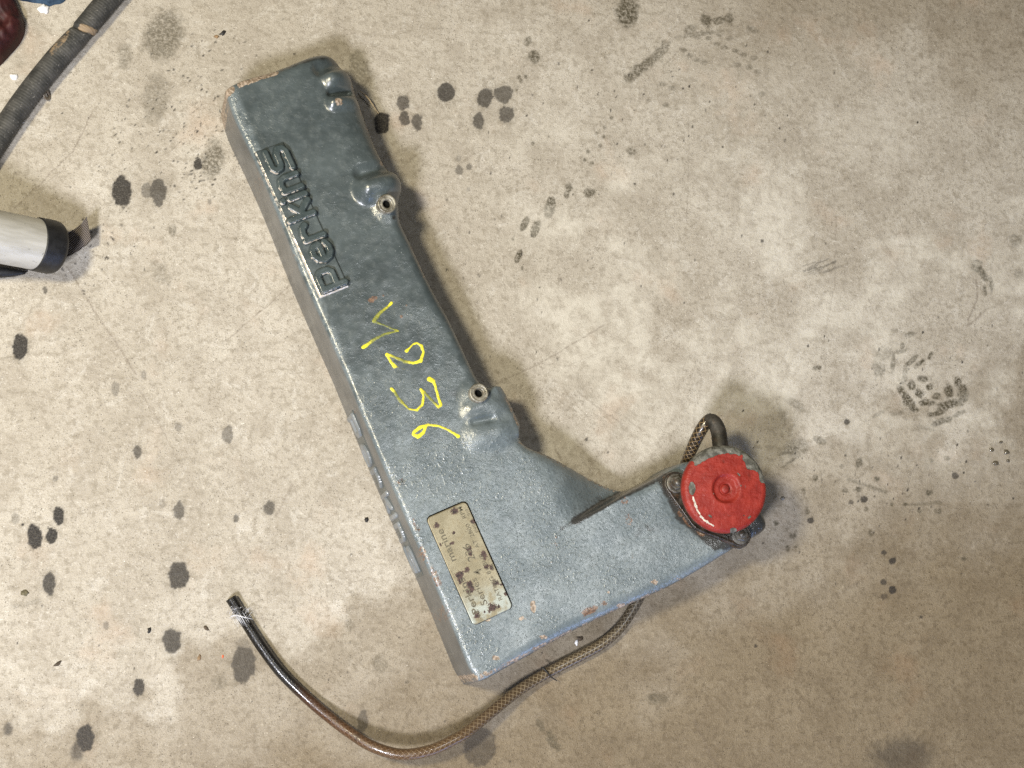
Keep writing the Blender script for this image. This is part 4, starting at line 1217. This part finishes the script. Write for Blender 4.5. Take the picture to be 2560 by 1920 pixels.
tube('leg_tube', [lt(21), lt(45), lt(90), lt(150)], [.0218] * 4, M_ALU, leg, 48, 2)
foot = tube('rubber_foot', [lt(1.5), lt(2.0), lt(3.2), lt(5.5), lt(9), lt(16), lt(22.5), lt(23.2)], [.0165, .0190, .0210, .0224, .0230, .0231, .0229, .0222], M_FOOT, leg, 48, 1)
rv = at(127, 583, .0445)
lathe('rivet', [(3.3, -1.5), (3.3, .4), (2.8, 1.0), (1.7, 1.1), (1.3, .5), (.02, .4)], rv, M_RIVET, foot, 24, (0.10, 0.42, 1))
q0, q1 = at(64, 682, .004), at(-230, 672, .012)
tube('black_wedge', [q0, q0 * .78 + q1 * .22, q1], [.0012, .0052, .0105], M_FOOT, leg, 12, 4)  # black wedge below the tube's lower edge

# webbing strap
def ribbon(name, A, Bp, mat, n=18, th=.0014, curve=.006):
    """strip between edge polylines A and Bp (lists of points)"""
    def rs(P):
        P = np.array([list(p) for p in P]); t = np.linspace(0, len(P) - 1, n)
        return np.stack([np.interp(t, np.arange(len(P)), P[:, k]) for k in range(3)], -1)
    a, b = rs(A), rs(Bp)
    m_ = 14
    top = np.stack([a * (1 - t) + b * t for t in np.linspace(0, 1, m_)], 1)
    dn = top - np.array([0, 0, th])
    V = np.vstack([top.reshape(-1, 3), dn.reshape(-1, 3)])
    F = [tuple(f) for f in grid_faces(n, m_)]; k = n * m_
    F += [tuple(k + i for i in reversed(f)) for f in grid_faces(n, m_)]
    rim = [i * m_ for i in range(n)] + [(n - 1) * m_ + j for j in range(1, m_)] + [i * m_ + m_ - 1 for i in range(n - 2, -1, -1)] + list(range(m_ - 2, 0, -1))
    for i, j in zip(rim, rim[1:] + rim[:1]):
        F.append((i, j, k + j, k + i))
    u = np.repeat(np.linspace(0, 24, n), m_); v = np.tile(np.linspace(0, 21, m_), n)
    return new_mesh(name, V, F, mat, None, True, {'along': np.tile(u, 2), 'around': np.tile(v, 2)})


strap = ribbon('webbing_strap', [at(150, 588, .004), at(170, 581, .006), at(186, 573, .010), at(203, 560, .017), at(217, 541, .026)],
               [at(155, 648, .003), at(177, 637, .004), at(195, 627, .006), at(212, 615, .010), at(228, 600, .016)], M_WEB)
tag(strap, 'short dark twill webbing strap end poking out beyond the black rubber foot', 'strap')


# maroon bag and blue rag in the corner
def mound(name, outline, h, mat, seed, folds=.35, edge=14.0, res=1.8):
    poly = np.array([list(at(x, y, 0))[:2] for x, y in outline]) * 1000
    ar = .5 * np.sum(poly[:, 0] * np.roll(poly[:, 1], -1) - np.roll(poly[:, 0], -1) * poly[:, 1])
    if ar < 0:
        poly = poly[::-1]
    poly = resample(chaikin(poly, 2), res)
    lo, hi = poly.min(0), poly.max(0)
    gx, gy = np.meshgrid(np.arange(lo[0], hi[0], res), np.arange(lo[1], hi[1], res), indexing='ij')
    g = np.stack([gx.ravel(), gy.ravel()], -1)
    d, ins = poly_dist(g, poly); g = g[ins & (d > res * .7)]
    P = np.vstack([poly, g]); n0 = len(poly)
    r = mgeo.delaunay_2d_cdt([Vector(p) for p in P], [(i, (i + 1) % n0) for i in range(n0)], [], 1, 1e-5)
    V2 = np.array([list(v) for v in r[0]]); d, _ = poly_dist(V2, poly)
    t = np.clip(d / edge, 0, 1)
    prof = np.sqrt(1 - (1 - t) ** 2)
    rid = 1 - np.abs(2 * fbm(V2[:, 0] / 16 + seed, V2[:, 1] / 23 + seed, seed, 3) - 1)
    z = h * prof * (1 - folds + folds * rid) + .4
    z = np.where(d < .01, .3, z)
    return new_mesh(name, np.column_stack([V2, z]) * MM, r[2], mat, None, True)


def mat_cloth(name, a, b, sc=180, rough=.75):
    m = NT(name)
    n = m.noise(sc, 5, .65)
    w = m.noise(900, 2, .5)
    c = m.mix(m.rng(n, .32, .68), a, b)
    return m.set(c, rough, 0, m.bump(m.math('ADD', n, m.math('MULTIPLY', w, .6)), .5, .0009), .3)


M_MAROON = mat_cloth('maroon_leather', (0.020, 0.005, 0.005), (0.055, 0.013, 0.012), 70, .58)
M_BLUE = mat_cloth('blue_rag_cloth', (0.010, 0.022, 0.045), (0.045, 0.085, 0.14), 90, .85)
M_WHITE = simple('white_foam', (0.80, 0.79, 0.80), .8, 0, .06, 500)
bag = mound('maroon_glove', [(36, -2), (44, 14), (52, 33), (62, 56), (64, 76), (58, 98), (46, 116), (32, 132), (14, 152), (-6, 172), (-60, 200), (-120, 120), (-90, -40), (10, -60)], 26, M_MAROON, 4, .55, 18)
tag(bag, 'crumpled maroon leather glove in the top left corner', 'glove')
rag = mound('blue_rag', [(42, -4), (52, 3), (66, 4), (84, 8), (98, 9), (112, 11), (124, 18), (134, 12), (150, 11), (160, 6), (168, -4), (150, -50), (60, -50)], 9, M_BLUE, 9, .7, 6, 1.2)
tag(rag, 'edge of a frayed dark blue rag at the top of the picture', 'rag')


def nugget(name, x, y, rx, ry, h, mat, seed, label, cat, group=None, rot=0.0):
    """small irregular lump lying on the floor"""
    r_ = np.random.default_rng(seed)
    c0 = np.array(at(x, y, 0)); k = .36 * MM
    nu, nv = 7, 12
    V = []
    jit = 1 + r_.uniform(-.28, .28, nv)
    for i in range(nu):
        ph = i / (nu - 1) * math.pi / 2
        for j in range(nv):
            a = j / nv * 2 * math.pi
            q = jit[j] * (1 + r_.uniform(-.10, .10)) * math.cos(ph)
            u, v = rx * k * q * math.cos(a), ry * k * q * math.sin(a)
            cr, sr = math.cos(math.radians(rot)), math.sin(math.radians(rot))
            V.append(c0 + np.array([u * cr - v * sr, u * sr + v * cr, h * MM * math.sin(ph) * (1 + r_.uniform(-.15, .15)) + .0002]))
    F = [tuple(f) for f in grid_faces(nu, nv, True)[:, ::-1]]
    o = new_mesh(name, V, F, mat, None, True)
    return tag(o, label, cat, group)


g_ = 'white foam crumbs near the black hose'
nugget('foam_crumb', 109, 24, 13, 12, 4, M_WHITE, 1, 'largest white foam crumb, just under the blue rag', 'crumb', g_)
nugget('foam_crumb', 35, 193, 11, 8, 2.5, M_WHITE, 2, 'white foam crumb between the maroon glove and the black hose', 'crumb', g_)
nugget('foam_crumb', 54, 303, 7, 7, 2.5, M_WHITE, 3, 'small white foam crumb touching the lower side of the black hose', 'crumb', g_)
M_DIRTB = simple('black_grit', (0.012, 0.010, 0.009), .6)
M_TAN = simple('dry_leaf_bit', (0.20, 0.13, 0.07), .8, 0, .4, 300)
M_DKTAN = simple('dark_seed_husk', (0.055, 0.038, 0.022), .7, 0, .5, 300)
nugget('grit_speck', 916, 1299, 4.5, 6, 1.6, M_DIRTB, 4, 'single black grit speck left of the lettered cover side', 'grit')
nugget('seed_husk', 143, 1660, 10, 4, 1.4, M_DKTAN, 5, 'dark seed husk lying near the lower left of the floor', 'debris', rot=35)
nugget('leaf_bit', 498, 1645, 4, 8, 1.0, M_TAN, 6, 'tan leaf bit to the left of the large faded drip near the hose', 'debris', rot=-20)
nugget('grit_speck', 373, 1576, 4, 7, 1.4, M_DIRTB, 7, 'black grit speck between two round oil drips at lower left', 'grit')
nugget('leaf_bit', 515, 1571, 8, 4, 1.0, M_DKTAN, 8, 'dark leaf bit just left of the hose end', 'debris', rot=-45)
nugget('moss_clump', 63, 1483, 8, 7, 1.4, simple('olive_moss', (0.11, 0.095, 0.055), .9, 0, .4, 500), 9, 'small olive clump of dirt near the lower left edge', 'debris')
nugget('foam_crumb', 1441, 1606, 4, 7, 1.4, M_WHITE, 10, 'tiny pale chip beside the hose below the cover arm', 'crumb')
nugget('rust_flake', 1450, 1596, 9, 6, 1.2, M_DKTAN, 11, 'dark rust flake beside the hose below the cover arm', 'debris')
nugget('orange_speck', 557, 1641, 2.4, 4, .6, simple('orange_chip', (0.55, 0.10, 0.03), .6), 12, 'tiny orange paint chip by the large faded drip', 'debris')
nugget('grit_speck', 557, 83, 8, 5, 1.4, M_DIRTB, 13, 'black grit speck above the far end of the cover', 'grit', rot=40)
nugget('foam_crumb', 541, 92, 6, 4, 1.2, M_TAN, 14, 'tan crumb next to the black grit above the cover', 'crumb')
nugget('paint_flake', 934, 315, 6, 5, 1.4, M_SLEEVE, 15, 'pale flake of paint beside the darkest oil drip', 'debris') if False else None
nugget('stud_bead', 1956, 1246, 5, 5, 1.8, simple('steel_bead', (0.25, 0.24, 0.22), .25, .6), 16, 'small shiny bead right of the red filler cap', 'bead')

M_DROP = NT('wet_droplet').set((0.10, 0.085, 0.06), .05, 0, None, .6)
gd = 'wet droplets near the right edge'
for i, (x, y, r, h) in enumerate([(2479, 1125, 7, 1.4), (2515, 1130, 8, 1.5), (2490, 1158, 8, 1.4), (2502, 1106, 5, 1.2), (2520, 1152, 5, 1.2)]):
    nugget('droplet', x, y, r, r * .8, h, M_DROP, 30 + i, 'small dark wet droplet in the cluster at the right edge', 'droplet', gd)

# little steel washer beside the hose
lathe('steel_washer', [(2.4, -.6), (4.9, -.6), (5.2, 0), (4.9, .6), (2.6, .7), (2.3, 0), (2.4, -.6)], at(117, 237, .0036), mat_oily('rusty_washer_steel', (0.09, 0.07, 0.05), (0.26, 0.22, 0.17)), None, 28, (.78, .1, .62), None, True, False)
tag(bpy.data.objects['steel_washer'], 'small rusty steel washer leaning beside the black hose', 'washer')

# straw caught beside the cover
M_STRAW = simple('dry_straw', (0.50, 0.40, 0.27), .7, 0, .2)
st = tube('straw_stalk', [at(900, 228, .006), at(915, 240, .010), at(925, 252, .009), at(937, 270, .005), at(947, 284, .002)], [.0004, .0008, .0007, .0006, .0004], M_STRAW, None, 8, 1)
tag(st, 'thin dry straw stalk beside the far end of the cover', 'straw')


# white fluff caught on the hose end: a few dozen hairs, one mass
def fluff():
    m = NT('white_fluff').set((0.72, 0.72, 0.74), .8, 0, None, .3)
    r_ = np.random.default_rng(5)
    V, F = [], []

    def hair(P, w):
        P = np.array([list(p) for p in P])
        n = 9; t = np.linspace(0, len(P) - 1, n)
        C = np.stack([np.interp(t, np.arange(len(P)), P[:, k]) for k in range(3)], -1)
        T = np.gradient(C, axis=0); T /= np.linalg.norm(T, axis=1)[:, None]
        S = np.cross(T, [0, 0, 1.0]); S /= (np.linalg.norm(S, axis=1)[:, None] + 1e-9)
        b = len(V)
        for i in range(n):
            ww = w * (1 - .75 * abs(2 * i / (n - 1) - 1))
            V.extend([C[i] - S[i] * ww, C[i] + S[i] * ww, C[i] + np.array([0, 0, ww])])
        for i in range(n - 1):
            for j in range(3):
                k = (j + 1) % 3
                F.append((b + 3 * i + j, b + 3 * i + k, b + 3 * i + 3 + k, b + 3 * i + 3 + j))
    for side_, (cx, cy), nn in ((-1, (583, 1533), 22), (1, (615, 1537), 26)):
        for k in range(nn):
            x, y = cx + r_.normal(0, 8), cy + r_.normal(0, 8)
            a = math.radians(-60 if side_ < 0 else -75) + r_.normal(0, .35)
            L = r_.uniform(7, 17)
            z0 = r_.uniform(.004, .012)
            hair([at(x, y, z0), at(x + L * .5 * math.cos(a), y + L * .5 * math.sin(a), z0 + .002), at(x + L * math.cos(a + .3), y + L * math.sin(a + .3), z0 + .001)], r_.uniform(.00008, .0002))
    for k in range(22):      # streaks clinging to the hose
        x, y = 604 + r_.normal(0, 8), 1548 + r_.normal(0, 8)
        hair([at(x - 6, y - 9, .0110), at(x, y, .0116), at(x + 5, y + 9, .0110)], r_.uniform(.0001, .00022))
    hair([at(576, 1540, .006), at(590, 1537, .010), at(606, 1542, .0118), at(632, 1548, .0095)], .00055)
    hair([at(572, 1545, .004), at(586, 1539, .008), at(600, 1541, .0115)], .0004)
    o = new_mesh('white_fluff', V, F, m, None, True)
    tag(o, 'wisps of white fluff caught round the black hose end', 'fluff', None, 'stuff')


fluff()

# stray hair on the floor under the arm
tw = tube('twig', [at(1353, 1668, .0125), at(1362, 1674, .0135), at(1375, 1690, .0128), at(1392, 1702, .0105)], [.0006, .0008, .0006, .0004], M_DIRTB, None, 6, 1)
tag(tw, 'tiny black twig lying across the hose below the nameplate end', 'twig')
